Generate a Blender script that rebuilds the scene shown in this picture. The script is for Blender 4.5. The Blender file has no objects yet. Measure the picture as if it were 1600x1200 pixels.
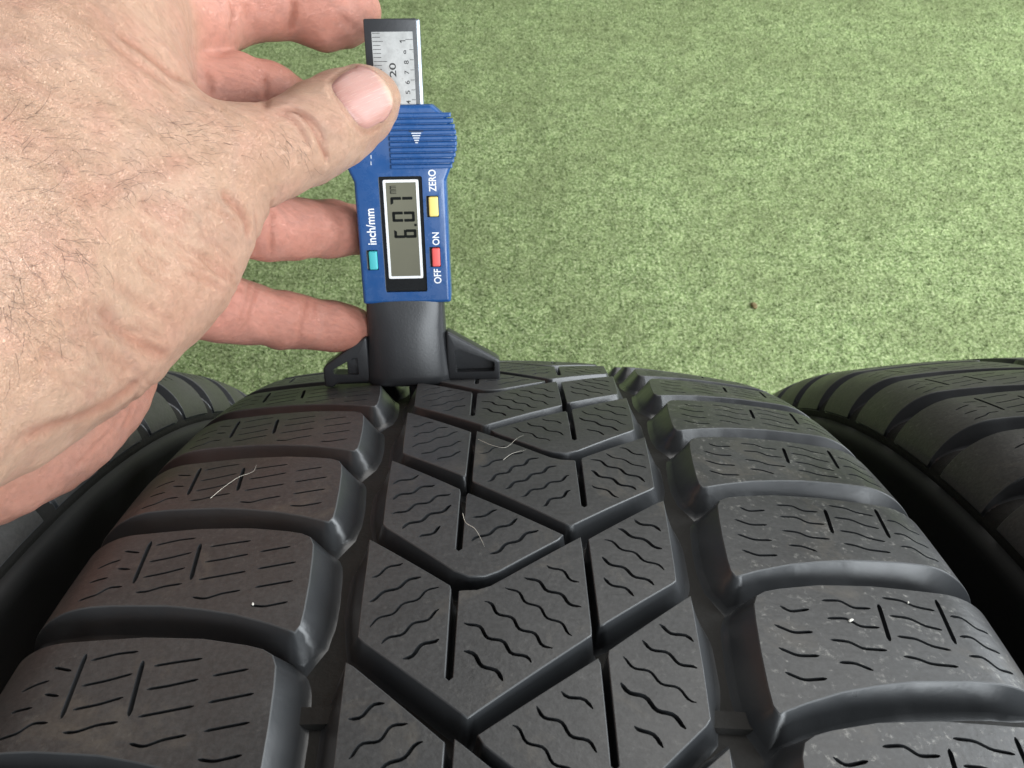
import bpy, bmesh, math, random
import numpy as np
from mathutils import Vector, Matrix
from mathutils.geometry import delaunay_2d_cdt

MM = 0.001
SC = bpy.context.scene
COL = SC.collection
random.seed(7)
RNG = np.random.default_rng(11)

# ------------------------------------------------------------------ camera
FPX = 1250.0                                  # focal length in pixels of a 1600 px wide frame
CAM_POS = np.array([-4.3, 41.2, 779.9])       # millimetres; the tyre axle is at (0, 0, 330)
CAM_M = np.array([[0.99985857, 0.00598039, 0.01571838],
                  [0.01468433, -0.76603922, -0.64262608],
                  [0.00819774, 0.64276601, -0.7660187]])   # rows: right, down, forward
cam = bpy.data.cameras.new('camera')
cam_ob = bpy.data.objects.new('camera', cam)
COL.objects.link(cam_ob)
cam.sensor_fit = 'HORIZONTAL'
cam.sensor_width = 36.0
cam.lens = 36.0 * FPX / 1600.0
cam.clip_start = 0.005
cam.clip_end = 60.0
rot = Matrix([[CAM_M[0][i], -CAM_M[1][i], -CAM_M[2][i]] for i in range(3)])
cam_ob.matrix_world = Matrix.Translation(Vector(CAM_POS * MM)) @ rot.to_4x4()
cam.dof.use_dof = True
cam.dof.focus_distance = 0.185
cam.dof.aperture_fstop = 60.0
SC.camera = cam_ob

# ------------------------------------------------------------------ light
world = bpy.data.worlds.new('World')
SC.world = world
world.use_nodes = True
bg = world.node_tree.nodes['Background']
bg.inputs['Color'].default_value = (0.93, 0.97, 1.0, 1)
bg.inputs['Strength'].default_value = 0.13


def area_light(name, loc, aim, sx, sy, power, colour):
    l = bpy.data.lights.new(name, 'AREA')
    l.shape = 'RECTANGLE'
    l.size, l.size_y = sx, sy
    l.energy = power
    l.color = colour
    o = bpy.data.objects.new(name, l)
    COL.objects.link(o)
    o.location = loc
    o.rotation_euler = (Vector(aim) - Vector(loc)).to_track_quat('-Z', 'Y').to_euler()
    return o


# the open doorway to the right of the row and an added soft overhead fill for the carpet
area_light('doorway_light', (1.45, -2.25, 1.45), (0.05, 0.2, 0.62), 2.4, 2.3, 205.0, (0.90, 0.96, 1.0))
area_light('side_window_light', (2.6, 0.75, 1.35), (0.0, 0.3, 0.6), 2.2, 1.9, 125.0, (0.90, 0.96, 1.0))
area_light('overhead_fill_light', (1.3, 2.6, 2.9), (0.6, 1.2, 0.0), 2.6, 2.6, 78.0, (1.0, 0.985, 0.95))

SC.view_settings.view_transform = 'Standard'
SC.view_settings.look = 'None'
SC.view_settings.gamma = 1.0
SC.view_settings.exposure = 0.0
SC.view_settings.use_curve_mapping = False
SC.render.engine = 'CYCLES'
SC.cycles.use_denoising = True
SC.cycles.max_bounces = 8


# ------------------------------------------------------------------ helpers
def ray(px, py):
    return CAM_M.T @ np.array([(px - 800.0) / FPX, (py - 600.0) / FPX, 1.0])


def at(px, py, depth):
    """millimetre point seen at that photo pixel, that far along the view axis"""
    return CAM_POS + ray(px, py) * depth


def tag(o, label=None, cat=None, group=None, kind=None):
    if label: o['label'] = label
    if cat: o['category'] = cat
    if group: o['group'] = group
    if kind: o['kind'] = kind
    return o


def empty(name, loc_mm):
    o = bpy.data.objects.new(name, None)
    COL.objects.link(o)
    o.location = Vector(loc_mm) * MM
    o.empty_display_size = 0.02
    return o


def mesh_from(name, verts, faces, mats, smooth=True, mat_idx=None):
    """verts in millimetres"""
    me = bpy.data.meshes.new(name)
    me.from_pydata([tuple(v) for v in (np.asarray(verts, float) * MM)], [], faces)
    for m in (mats if isinstance(mats, (list, tuple)) else [mats]):
        me.materials.append(m)
    if mat_idx is not None:
        me.polygons.foreach_set('material_index', np.asarray(mat_idx, np.int32))
    me.polygons.foreach_set('use_smooth', np.full(len(me.polygons), smooth))
    me.update()
    return me


def link(name, me, parent=None, matrix=None):
    o = bpy.data.objects.new(name, me)
    COL.objects.link(o)
    if parent is not None:
        o.parent = parent
    if matrix is not None:
        o.matrix_local = matrix
    return o


class N:
    """small node-tree helper"""
    def __init__(self, name):
        self.m = bpy.data.materials.new(name)
        self.m.use_nodes = True
        self.t = self.m.node_tree
        self.p = self.t.nodes['Principled BSDF']

    def node(self, kind, **kw):
        n = self.t.nodes.new('ShaderNode' + kind)
        for k, v in kw.items():
            if k in n.inputs: n.inputs[k].default_value = v
            else: setattr(n, k, v)
        return n

    def link(self, a, b):
        self.t.links.new(a, b)

    def coord(self, scale=None):
        c = self.node('TexCoord')
        if scale is None: return c.outputs['Object']
        mp = self.node('Mapping')
        mp.inputs['Scale'].default_value = scale
        self.link(c.outputs['Object'], mp.inputs['Vector'])
        return mp.outputs['Vector']

    def noise(self, vec, scale, detail=4.0, rough=0.55, dist=0.0):
        n = self.node('TexNoise')
        n.inputs['Scale'].default_value = scale
        n.inputs['Detail'].default_value = detail
        n.inputs['Roughness'].default_value = rough
        n.inputs['Distortion'].default_value = dist
        self.link(vec, n.inputs['Vector'])
        return n.outputs['Fac']

    def ramp(self, fac, stops):
        r = self.node('ValToRGB')
        e = r.color_ramp.elements
        e[0].position, e[0].color = stops[0][0], stops[0][1]
        e[1].position, e[1].color = stops[-1][0], stops[-1][1]
        for pos, c in stops[1:-1]:
            x = e.new(pos); x.color = c
        self.link(fac, r.inputs['Fac'])
        return r.outputs['Color']

    def mix(self, fac, a, b, blend='MIX'):
        n = self.node('Mix', data_type='RGBA', blend_type=blend)
        for s, v in ((0, fac), (6, a), (7, b)):
            if hasattr(v, 'is_linked'): self.link(v, n.inputs[s])
            else: n.inputs[s].default_value = v if s == 0 else (*v[:3], 1)
        return n.outputs[2]

    def math(self, op, a, b=0.0):
        n = self.node('Math', operation=op)
        for s, v in ((0, a), (1, b)):
            if hasattr(v, 'is_linked'): self.link(v, n.inputs[s])
            else: n.inputs[s].default_value = v
        return n.outputs[0]

    def bump(self, height, strength, dist, normal=None):
        b = self.node('Bump')
        b.inputs['Strength'].default_value = strength
        b.inputs['Distance'].default_value = dist
        self.link(height, b.inputs['Height'])
        if normal is not None: self.link(normal, b.inputs['Normal'])
        self.link(b.outputs['Normal'], self.p.inputs['Normal'])
        return b.outputs['Normal']

    def set(self, **kw):
        for k, v in kw.items():
            i = self.p.inputs[k.replace('_', ' ')]
            if hasattr(v, 'is_linked'): self.link(v, i)
            elif isinstance(v, tuple) and len(v) == 3 and i.type == 'RGBA': i.default_value = (*v, 1)
            else: i.default_value = v
        return self


def g3(v): return (v, v, v, 1)


def plain(name, col, rough=0.5, spec=0.5, metal=0.0):
    n = N(name)
    n.set(Base_Color=col, Roughness=rough, Metallic=metal, Specular_IOR_Level=spec)
    return n.m


# ------------------------------------------------------------------ rubber
def rubber_top(name, dust, warm, pale=1.0):
    n = N(name)
    g = n.node('NewGeometry').outputs['Position']
    big = n.noise(g, 38.0, 5, 0.6)
    fine = n.noise(g, 520.0, 3, 0.6)
    base = n.mix(big, (0.024 * warm * pale, 0.024 * pale, 0.0245 / warm * pale), (0.050 * warm * pale, 0.050 * pale, 0.050 / warm * pale))
    grain = n.ramp(n.noise(g, 1100.0, 3, 0.7), [(0.36, g3(0.75)), (0.66, g3(1.3))])
    base = n.mix(0.8, base, n.mix(1.0, base, grain, 'MULTIPLY'))
    mud = n.ramp(n.noise(g, 55.0, 6, 0.7, 0.6), [(0.56, g3(0)), (0.72, g3(1))])
    base = n.mix(n.math('MULTIPLY', mud, 0.5), base, (0.115, 0.100, 0.080))
    v = n.node('TexVoronoi', feature='F1')
    v.inputs['Scale'].default_value = 900.0
    n.link(n.mix(0.0025, g, n.node('TexNoise', Scale=900.0).outputs['Color']), v.inputs['Vector'])
    pick = n.math('GREATER_THAN', n.noise(g, 330.0, 2), 0.55)
    speck = n.math('MULTIPLY', n.math('LESS_THAN', v.outputs['Distance'], n.math('MULTIPLY', n.noise(g, 1500.0, 1), 0.48)), pick)
    zone = n.ramp(n.noise(g, 24.0, 3), [(0.40, g3(0.15)), (0.58, g3(1))])
    sep = n.node('SeparateXYZ'); n.link(g, sep.inputs['Vector'])
    shoulder = n.ramp(sep.outputs['X'], [(0.034, g3(0.16)), (0.046, g3(1.0))])    # dust has settled on the open side of the tyre
    speck = n.math('MULTIPLY', n.math('MULTIPLY', speck, n.math('MAXIMUM', zone, n.math('MULTIPLY', shoulder, 0.75))), n.math('MULTIPLY', shoulder, dust))
    base = n.mix(speck, base, (0.36, 0.35, 0.32))
    n.set(Base_Color=base, Specular_IOR_Level=0.5)
    n.set(Roughness=n.ramp(big, [(0.3, g3(0.34)), (0.7, g3(0.55))]))
    scr = n.node('TexNoise')
    mp = n.node('Mapping'); mp.inputs['Rotation'].default_value = (0.3, 0.2, 0.7); mp.inputs['Scale'].default_value = (60, 700, 300)
    n.link(g, mp.inputs['Vector']); n.link(mp.outputs['Vector'], scr.inputs['Vector']); scr.inputs['Scale'].default_value = 1.0
    h = n.math('ADD', n.math('MULTIPLY', fine, 0.6), n.math('MULTIPLY', scr.outputs['Fac'], 0.35))
    n.bump(n.math('ADD', h, n.math('MULTIPLY', n.noise(g, 1300.0, 2), 0.25)), 0.5, 0.00022)
    return n.m


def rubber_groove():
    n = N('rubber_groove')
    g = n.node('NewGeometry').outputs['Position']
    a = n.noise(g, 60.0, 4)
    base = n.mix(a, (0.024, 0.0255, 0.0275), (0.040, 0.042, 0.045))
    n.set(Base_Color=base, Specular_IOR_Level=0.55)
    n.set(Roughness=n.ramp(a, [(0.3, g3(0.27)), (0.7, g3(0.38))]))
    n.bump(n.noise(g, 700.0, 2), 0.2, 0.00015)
    return n.m


def rubber_side():
    n = N('rubber_sidewall')
    g = n.node('NewGeometry').outputs['Position']
    a = n.noise(g, 30.0, 5)
    base = n.mix(a, (0.018, 0.018, 0.0185), (0.036, 0.035, 0.033))
    n.set(Base_Color=base, Specular_IOR_Level=0.4)
    n.set(Roughness=0.6)
    n.bump(n.noise(g, 500.0, 3), 0.25, 0.0002)
    return n.m


M_TOP = rubber_top('rubber_tread_face', 1.0, 1.0)
M_TOP2 = rubber_top('rubber_tread_face_dull', 0.25, 1.06, 1.25)
M_GRV = rubber_groove()
M_SIDE = rubber_side()
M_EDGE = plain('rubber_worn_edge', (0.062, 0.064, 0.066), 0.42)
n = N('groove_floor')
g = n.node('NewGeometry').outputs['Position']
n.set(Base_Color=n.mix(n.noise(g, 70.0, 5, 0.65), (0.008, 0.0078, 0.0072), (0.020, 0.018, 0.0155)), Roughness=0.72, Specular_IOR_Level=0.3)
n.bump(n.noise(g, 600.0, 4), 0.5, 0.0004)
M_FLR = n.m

# ------------------------------------------------------------------ the setting: carpet over a concrete floor
n = N('concrete')
g = n.coord()
c = n.mix(n.noise(g, 9, 6), (0.26, 0.26, 0.25), (0.40, 0.40, 0.39))
n.set(Base_Color=c, Roughness=0.8)
n.bump(n.noise(g, 120, 4), 0.3, 0.002)
M_CONC = n.m

n = N('green_carpet')
g = n.node('NewGeometry').outputs['Position']
f1 = n.noise(g, 250.0, 3, 0.7)
f2 = n.noise(g, 95.0, 5, 0.65, 0.6)
f4 = n.noise(g, 34.0, 4, 0.6, 0.4)
f3 = n.noise(g, 7.0, 4, 0.55)
ca = n.ramp(f1, [(0.39, (0.040, 0.070, 0.018, 1)), (0.50, (0.215, 0.325, 0.115, 1)), (0.62, (0.66, 0.72, 0.44, 1))])
cb = n.ramp(f2, [(0.34, (0.095, 0.140, 0.045, 1)), (0.66, (0.43, 0.51, 0.245, 1))])
c = n.mix(0.5, ca, cb)
c = n.mix(1.0, c, n.ramp(f4, [(0.36, g3(0.80)), (0.64, g3(1.12))]), 'MULTIPLY')
c = n.mix(n.math('MULTIPLY', n.ramp(f3, [(0.35, g3(0)), (0.7, g3(1))]), 0.50), c, (0.165, 0.195, 0.088))
n.set(Base_Color=c, Roughness=0.9, Specular_IOR_Level=0.15)
n.bump(n.math('ADD', n.math('MULTIPLY', f1, 0.5), f2), 0.9, 0.004)
M_CARPET = n.m


def sheet(name, x0, x1, y0, y1, z, mat):
    me = mesh_from(name, [(x0, y0, z), (x1, y0, z), (x1, y1, z), (x0, y1, z)], [(0, 1, 2, 3)], mat, False)
    return tag(link(name, me), kind='structure')


sheet('floor', -9000, 9000, -5000, 12000, -6.0, M_CONC)
sheet('carpet', -2050, 3500, -1500, 5200, 0.0, M_CARPET)

# short felted fibres standing out of the carpet where it can be seen
NF = 420000
fx = RNG.uniform(-1900, 1900, NF); fy = RNG.uniform(150, 2700, NF)
ang = RNG.uniform(0, 2 * np.pi, NF); ln = RNG.uniform(1.5, 5.0, NF); wd = RNG.uniform(0.6, 1.4, NF)
hz = RNG.uniform(0.8, 4.5, NF)
dx, dy = np.cos(ang), np.sin(ang)
V = np.zeros((NF, 3, 3))
V[:, 0] = np.stack([fx - dy * wd, fy + dx * wd, np.full(NF, -0.3)], 1)
V[:, 1] = np.stack([fx + dy * wd, fy - dx * wd, np.full(NF, -0.3)], 1)
V[:, 2] = np.stack([fx + dx * ln, fy + dy * ln, hz], 1)
me = bpy.data.meshes.new('carpet_pile')
me.vertices.add(NF * 3); me.vertices.foreach_set('co', (V * MM).astype(np.float32).ravel())
me.loops.add(NF * 3); me.loops.foreach_set('vertex_index', np.arange(NF * 3, dtype=np.int32))
me.polygons.add(NF); me.polygons.foreach_set('loop_start', np.arange(0, NF * 3, 3, dtype=np.int32))
me.materials.append(M_CARPET)
me.update()
tag(link('carpet_pile', me), 'short felted green fibres of the carpet', 'carpet pile', kind='stuff')

# ------------------------------------------------------------------ tyres
R0 = 330.0
NP = 69
PITCH = 2 * math.pi * R0 / NP
HALF3 = 1.5 * PITCH
V_ARC, R_ARC = 81.5, 20.0
A0 = math.atan(2 * V_ARC / 1000.0)
LEN_ARC = R_ARC * (math.radians(78) - A0)


def prof(v):
    """tread profile: lateral arc coordinate -> (x, radius drop, normal x, normal r)"""
    s = 1 if v >= 0 else -1
    a = abs(v)
    if a <= V_ARC:
        sl = math.atan(2 * a / 1000.0)
        return s * a, a * a / 1000.0, s * math.sin(sl), math.cos(sl)
    t = min(a - V_ARC, LEN_ARC)
    sl = A0 + t / R_ARC
    x = V_ARC + R_ARC * (math.sin(sl) - math.sin(A0))
    d = V_ARC ** 2 / 1000.0 + R_ARC * (math.cos(A0) - math.cos(sl))
    e = a - V_ARC - t
    x += e * math.cos(sl); d += e * math.sin(sl)
    return s * x, d, s * math.sin(sl), math.cos(sl)


def groove_depth(v):
    t = min(max((abs(v) - 87.0) / 18.0, 0), 1)
    t = t * t * (3 - 2 * t)
    return 6.0 * (1 - 0.86 * t)


def tp(v, s, frac):
    """point of the tyre (axle at origin): frac = 0 tread face, 1 groove floor"""
    x, d, nx, nr = prof(v)
    h = groove_depth(v) * frac
    r = R0 - d - nr * h
    x = x - nx * h
    t = s / R0
    return (x, r * math.sin(t), r * math.cos(t))


def tn(v, s):
    x, d, nx, nr = prof(v)
    t = s / R0
    return (nx, nr * math.sin(t), nr * math.cos(t))


def densify(pts, step):
    out = []
    for i, p in enumerate(pts):
        q = pts[(i + 1) % len(pts)]
        L = math.hypot(q[0] - p[0], q[1] - p[1])
        k = max(1, int(L / step))
        for j in range(k):
            t = j / k
            out.append(tuple(p[c] + (q[c] - p[c]) * t for c in range(3)))
    return out


def round_corners(pts, rad):
    out = []
    m = len(pts)
    for i in range(m):
        p0, p, q = pts[i - 1], pts[i], pts[(i + 1) % m]
        a = Vector((p0[0] - p[0], p0[1] - p[1])); b = Vector((q[0] - p[0], q[1] - p[1]))
        turn = math.pi - a.angle(b)
        if turn < 0.3 or rad <= 0:
            out.append(p); continue
        t = min(rad * math.tan(turn / 2) if turn < 2.6 else rad, a.length * 0.42, b.length * 0.42)
        A = Vector(p[:2]) + a.normalized() * t
        B = Vector(p[:2]) + b.normalized() * t
        for w in (0, 0.25, 0.5, 0.75, 1):
            z = A * (1 - w) ** 2 + Vector(p[:2]) * 2 * w * (1 - w) + B * w * w
            out.append((z.x, z.y, p[2]))
    return out


def inside(poly, x, y):
    """vectorised point in polygon"""
    px = np.array([p[0] for p in poly]); py = np.array([p[1] for p in poly])
    r = np.zeros(len(x), bool)
    j = len(poly) - 1
    for i in range(len(poly)):
        c = (py[i] > y) != (py[j] > y)
        with np.errstate(divide='ignore', invalid='ignore'):
            xx = (px[j] - px[i]) * (y - py[i]) / (py[j] - py[i]) + px[i]
        r ^= c & (x < xx)
        j = i
    return r


def ribbon(path, w):
    """thin closed polygon around a polyline"""
    P = np.array(path, float)
    T = np.gradient(P, axis=0)
    T /= np.linalg.norm(T, axis=1)[:, None] + 1e-9
    Nn = np.stack([-T[:, 1], T[:, 0]], 1)
    k = np.linspace(0, 1, len(P))
    ww = (w / 2) * np.clip(np.minimum(k, 1 - k) * 9 + 0.35, 0, 1)[:, None]
    return [tuple(p) for p in P + Nn * ww] + [tuple(p) for p in (P - Nn * ww)[::-1]]


def wavy(p0, p1, w=0.50, amp=0.45, period=5.2, phase=0.0):
    p0, p1 = np.array(p0, float), np.array(p1, float)
    L = np.linalg.norm(p1 - p0); d = (p1 - p0) / L; nn = np.array([-d[1], d[0]])
    k = max(5, int(L / 0.65))
    t = np.linspace(0, 1, k)
    off = amp * np.sin(2 * np.pi * t * L / period + phase)
    return ribbon(p0 + (p1 - p0) * t[:, None] + nn * off[:, None], w)


def poly_sipe(pts, w=0.5, step=0.6):
    P = [np.array(p, float) for p in pts]
    out = []
    for a, b in zip(P[:-1], P[1:]):
        k = max(2, int(np.linalg.norm(b - a) / step))
        out += [a + (b - a) * i / k for i in range(k)]
    out.append(P[-1])
    out = np.array(out)
    if len(out) > 6:                       # soften the kinks
        for _ in range(2):
            out[1:-1] = (out[:-2] + 2 * out[1:-1] + out[2:]) / 4
    return ribbon(out, w)


def ccw(poly):
    a = sum(poly[i - 1][0] * poly[i][1] - poly[i][0] * poly[i - 1][1] for i in range(len(poly)))
    return poly if a > 0 else poly[::-1]


def block_mesh(name, outline, sipes, mats, rad=0.0, sipe_depth=0.55):
    """one tread block: outline (v, s, foot) with its wavy sipes cut down into it"""
    out = ccw(densify(round_corners(outline, rad), 1.3))
    m = len(out)
    sipes = [ccw(sp) for sp in sipes]
    pts = [(p[0], p[1]) for p in out]
    edges = [(i, (i + 1) % m) for i in range(m)]
    loops = []
    for sp in sipes:
        b = len(pts); k = len(sp)
        pts += list(sp)
        edges += [(b + i, b + (i + 1) % k) for i in range(k)]
        loops.append((b, k))
    us = [p[0] for p in out]; ss = [p[1] for p in out]
    gx, gy = np.meshgrid(np.arange(min(us) + 1, max(us), 3.1), np.arange(min(ss) + 1, max(ss), 3.3))
    gx, gy = gx.ravel(), gy.ravel()
    ok = inside(out, gx, gy)
    for sp in sipes: ok &= ~inside(sp, gx, gy)
    pts += list(zip(gx[ok], gy[ok]))
    r = delaunay_2d_cdt([Vector(p) for p in pts], edges, [], 0, 1e-4, True)
    vo, fo, ov = r[0], r[2], r[3]
    vx = np.array([v.x for v in vo]); vy = np.array([v.y for v in vo])
    F = np.array([f for f in fo if len(f) == 3])
    cx, cy = vx[F].mean(1), vy[F].mean(1)
    keep = inside(out, cx, cy)
    for sp in sipes: keep &= ~inside(sp, cx, cy)
    F = F[keep]
    idx = {}
    for o, src in enumerate(ov):
        for s_ in src: idx[s_] = o
    verts = [tp(x, y, 0.0) for x, y in zip(vx, vy)]
    norms = [tn(x, y) for x, y in zip(vx, vy)]
    fixed = len(verts)
    faces = [tuple(f) for f in F]
    mi = [0] * len(faces)
    # outer walls: a small rounded arris, a sloping wall, a fillet into the groove floor
    P = np.array([(p[0], p[1]) for p in out]); foot = np.array([p[2] for p in out])
    for _ in range(2): foot = (np.roll(foot, 1) + 2 * foot + np.roll(foot, -1)) / 4
    e = np.roll(P, -1, 0) - P; e /= np.linalg.norm(e, axis=1)[:, None] + 1e-9
    en = np.stack([e[:, 1], -e[:, 0]], 1)
    nn = en + np.roll(en, 1, 0)
    ln_ = np.linalg.norm(nn, axis=1)[:, None]
    nn = nn / np.maximum(ln_, 0.3) * np.clip(2 / np.maximum(ln_, 0.6), 1, 1.8)
    # (outset, share of foot, depth share, material, start a new smoothing run)
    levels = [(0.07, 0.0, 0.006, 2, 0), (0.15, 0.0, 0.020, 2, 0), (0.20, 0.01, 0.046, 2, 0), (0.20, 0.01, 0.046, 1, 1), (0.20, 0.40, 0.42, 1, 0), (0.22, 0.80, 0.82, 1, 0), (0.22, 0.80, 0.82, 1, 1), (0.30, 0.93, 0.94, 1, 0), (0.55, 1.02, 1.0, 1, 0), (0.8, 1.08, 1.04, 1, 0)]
    prev = [idx[i] for i in range(m)]
    for (c0, c1, dz, mt, fresh) in levels:
        cur = []
        for i in range(m):
            o_ = c0 + c1 * foot[i]
            v_, s_ = P[i] + nn[i] * o_
            verts.append(tp(v_, s_, dz)); norms.append(None)
            cur.append(len(verts) - 1)
        if not fresh:
            for i in range(m):
                j = (i + 1) % m
                faces.append((prev[i], cur[i], cur[j], prev[j])); mi.append(mt)
        prev = cur
    # sipe walls and floors
    for b, k in loops:
        top = []; bot = []
        for i in range(k):
            x, y = pts[b + i]
            top.append(len(verts)); verts.append(tp(x, y, 0.0)); norms.append(None)
            bot.append(len(verts)); verts.append(tp(x, y, sipe_depth)); norms.append(None)
        for i in range(k):
            j = (i + 1) % k
            faces.append((top[i], top[j], bot[j], bot[i])); mi.append(1)
        h = k // 2
        for i in range(h - 1):
            faces.append((bot[i], bot[i + 1], bot[k - 2 - i], bot[k - 1 - i])); mi.append(1)
    me = mesh_from(name, verts, faces, mats, True, mi)
    nv = np.empty(len(verts) * 3, np.float32)
    me.vertex_normals.foreach_get('vector', nv)
    nv = nv.reshape(-1, 3)
    nv[:fixed] = np.array(norms[:fixed])
    me.normals_split_custom_set_from_vertices([tuple(v) for v in nv])
    return me


def mirror(pl, ds):
    return [(-p[0], p[1] + ds) + tuple(p[2:]) for p in pl]


W, LN, TH, LF = 3.8, 0.45, 0.12, 1.7          # how far the wall's foot stands out: wide groove, lateral groove, thin slot
X1A = [(-31, 123.5, 1.8), (-14.2, 110.2, LN), (-14.0, 109.3, TH), (-13.7, 90.0, TH), (-12.9, 89.2, TH), (-12.1, 90.0, TH), (-12.2, 108.8, TH), (-11.4, 108.9, LN), (-9, 109.0, LN), (-6.5, 110, LN), (-3.5, 112.3, LN), (2.4, 117, LN), (11.2, 124.1, LN),
       (11.25, 121, TH), (11.3, 100.6, TH), (11.2, 99, 1.0), (10.2, 98.2, LF), (-9.5, 82.9, LF), (-28.2, 97.6, LF), (-29.2, 98.6, 2.4), (-29.9, 108, W), (-30.6, 119, W)]
X1B = [(13.0, 123.7, LN), (29.2, 137.4, LN), (30.4, 138.2, 2.0), (29.8, 130, W), (28.9, 117, W), (28.5, 112.9, 2.2), (27.5, 112.0, LF), (14.2, 102.0, LF), (13.2, 101.2, 0.8), (13.1, 103, TH), (13.0, 121, TH)]
X2 = [(-30.6, 154, 1.8), (-14.2, 140.8, LN), (-13.95, 139.6, TH), (-13.8, 120.3, TH), (-13.0, 119.5, TH), (-12.2, 120.3, TH), (-12.25, 138.2, TH), (-12.0, 139.0, LN), (7.6, 124.9, LN), (6.6, 123.4, 1.3), (-5, 114.2, 1.3), (-7.6, 112.9, 1.3), (-10.5, 112.7, 1.3), (-13.5, 114.3, 1.5), (-28.1, 127.4, LF), (-29, 128.6, 2.0), (-29.7, 138, W), (-30.3, 149, W)]
S1A = [((-29.1, 112.8), (-23.8, 116.7)), ((-28.7, 106.7), (-19.9, 112.8)), ((-27.8, 100.9), (-16.3, 110.1)), ((-25.0, 96.9), (-15.4, 104.1)), ((-20.9, 93.7), (-15.4, 98.1)),
       ((4.4, 116.0), (10.0, 111.3)), ((0.1, 112.7), (9.8, 105.0)), ((-3.5, 110.0), (8.2, 98.9)), ((-7.6, 106.2), (4.3, 95.8)), ((-10.7, 101.7), (0.7, 92.9)), ((-10.6, 95.4), (-3.8, 89.6))]
S1B = [((23.0, 130.6), (28.2, 127.6)), ((19.1, 127.3), (27.4, 121.7)), ((16.1, 123.8), (26.9, 115.7)), ((14.8, 118.2), (24.2, 111.4)), ((14.6, 112.5), (20.2, 108.6))]
S2 = [((-29.2, 143.5), (-23.5, 146.6)), ((-28.5, 137.5), (-19.9, 142.9)), ((-27.5, 131.5), (-16.1, 139.3)), ((-25.1, 127.0), (-15.2, 134.3)), ((-21.0, 123.7), (-16.9, 127.1)),
      ((-10.6, 129.9), (-5.5, 132.7)), ((-10.6, 122.6), (-1.2, 129.6)), ((-6.8, 118.6), (2.6, 126.4))]
SHO = [(40.2, 86.6, 3.4), (40.8, 85.2, 3.2), (46, 87.5, 3.2), (53.3, 90.2, 3.4), (60, 92, 3.5), (66.8, 93.5, 3.5), (78.2, 94.9, 3.3), (92, 95.6, 2.4), (100, 96, 1.0), (105, 96.5, 0.2), (105, 118.5, 0.2), (100, 117.8, 0.3), (92, 117, 0.5),
       (81, 116.3, 0.6), (68, 115.9, 0.6), (57, 114.6, 0.7), (48.6, 112.6, 1.0), (45.6, 111.6, 1.6), (43.6, 110.3, 2.6), (42.5, 108, 4.4), (41.8, 104, 4.4), (40.9, 97, 4.4), (40.3, 90, 4.2)]
SSR = [[(47.3, 108.2), (48.8, 106.8), (52.8, 107.9)], [(44.9, 103.4), (48.0, 101.8), (51.7, 102.4)], [(44.2, 98.2), (47.2, 96.7), (51.2, 97.1)], [(43.9, 93.1), (46.8, 91.7), (51.0, 92.4)],
       [(56.1, 110.5), (59.8, 111.0), (61.7, 109.3), (65.3, 109.7)], [(55.6, 106.0), (59.4, 106.5), (61.4, 104.7), (65.2, 105.0)], [(54.5, 100.9), (57.9, 100.9), (59.9, 99.5), (64.5, 99.7)], [(54.4, 96.0), (57.2, 96.2), (60.1, 94.9)],
       [(68.9, 113.0), (72.8, 112.9), (74.7, 111.6), (78.7, 111.2)], [(68.5, 108.3), (72.3, 108.3), (74.6, 106.7), (77.9, 106.2)], [(67.9, 103.3), (71.5, 103.2), (73.8, 101.8), (77.3, 101.4)], [(67.1, 98.7), (69.4, 98.6), (71.8, 97.6), (76.9, 97.7)],
       [(81.3, 110.2), (83.9, 110.4), (85.9, 108.2), (89.1, 108.4)], [(80.8, 105.1), (83.4, 105.5), (85.3, 103.4), (88.8, 103.4)], [(80.3, 100.5), (83.1, 100.8), (85.3, 98.4), (89.0, 98.9)]]
NSR = [[(67.4, 111.1), (65.9, 101.9)], [(80.4, 114.4), (79.0, 103.0)]]
SSL = [[(-52.8, 121.7), (-46.9, 122.7)], [(-51.9, 116.6), (-44.7, 117.9)], [(-51.0, 111.5), (-44.0, 112.7)], [(-50.5, 106.9), (-47.9, 106.4), (-43.7, 107.3)],
       [(-63.9, 124.5), (-59.8, 125.0), (-55.7, 125.4)], [(-63.4, 119.8), (-59.9, 120.2), (-55.0, 121.2)], [(-62.9, 114.7), (-58.9, 115.3), (-54.1, 116.1)], [(-62.5, 110.1), (-59.9, 109.3), (-57.3, 110.4), (-53.6, 111.0)],
       [(-76.1, 126.8), (-71.5, 127.8), (-68.0, 127.9)], [(-75.4, 121.5), (-71.5, 122.1), (-67.2, 123.2)], [(-74.8, 116.9), (-70.8, 117.5), (-66.9, 118.6)], [(-74.6, 112.8), (-72.5, 112.6), (-69.4, 113.7), (-65.9, 114.0)],
       [(-82.4, 126.0), (-78.8, 124.9)], [(-86.8, 121.9), (-84.0, 122.8), (-82.0, 123.2)], [(-81.5, 120.5), (-78.6, 119.8)], [(-86.4, 117.7), (-82.4, 118.0)], [(-86.3, 112.6), (-82.6, 113.2), (-80.8, 115.0), (-78.1, 114.8)]]
NSL = [[(-66.3, 125.8), (-64.5, 114.9)], [(-77.7, 128.4), (-76.1, 115.4)]]
ROUND_S = dict(rad=0.8)


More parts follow.
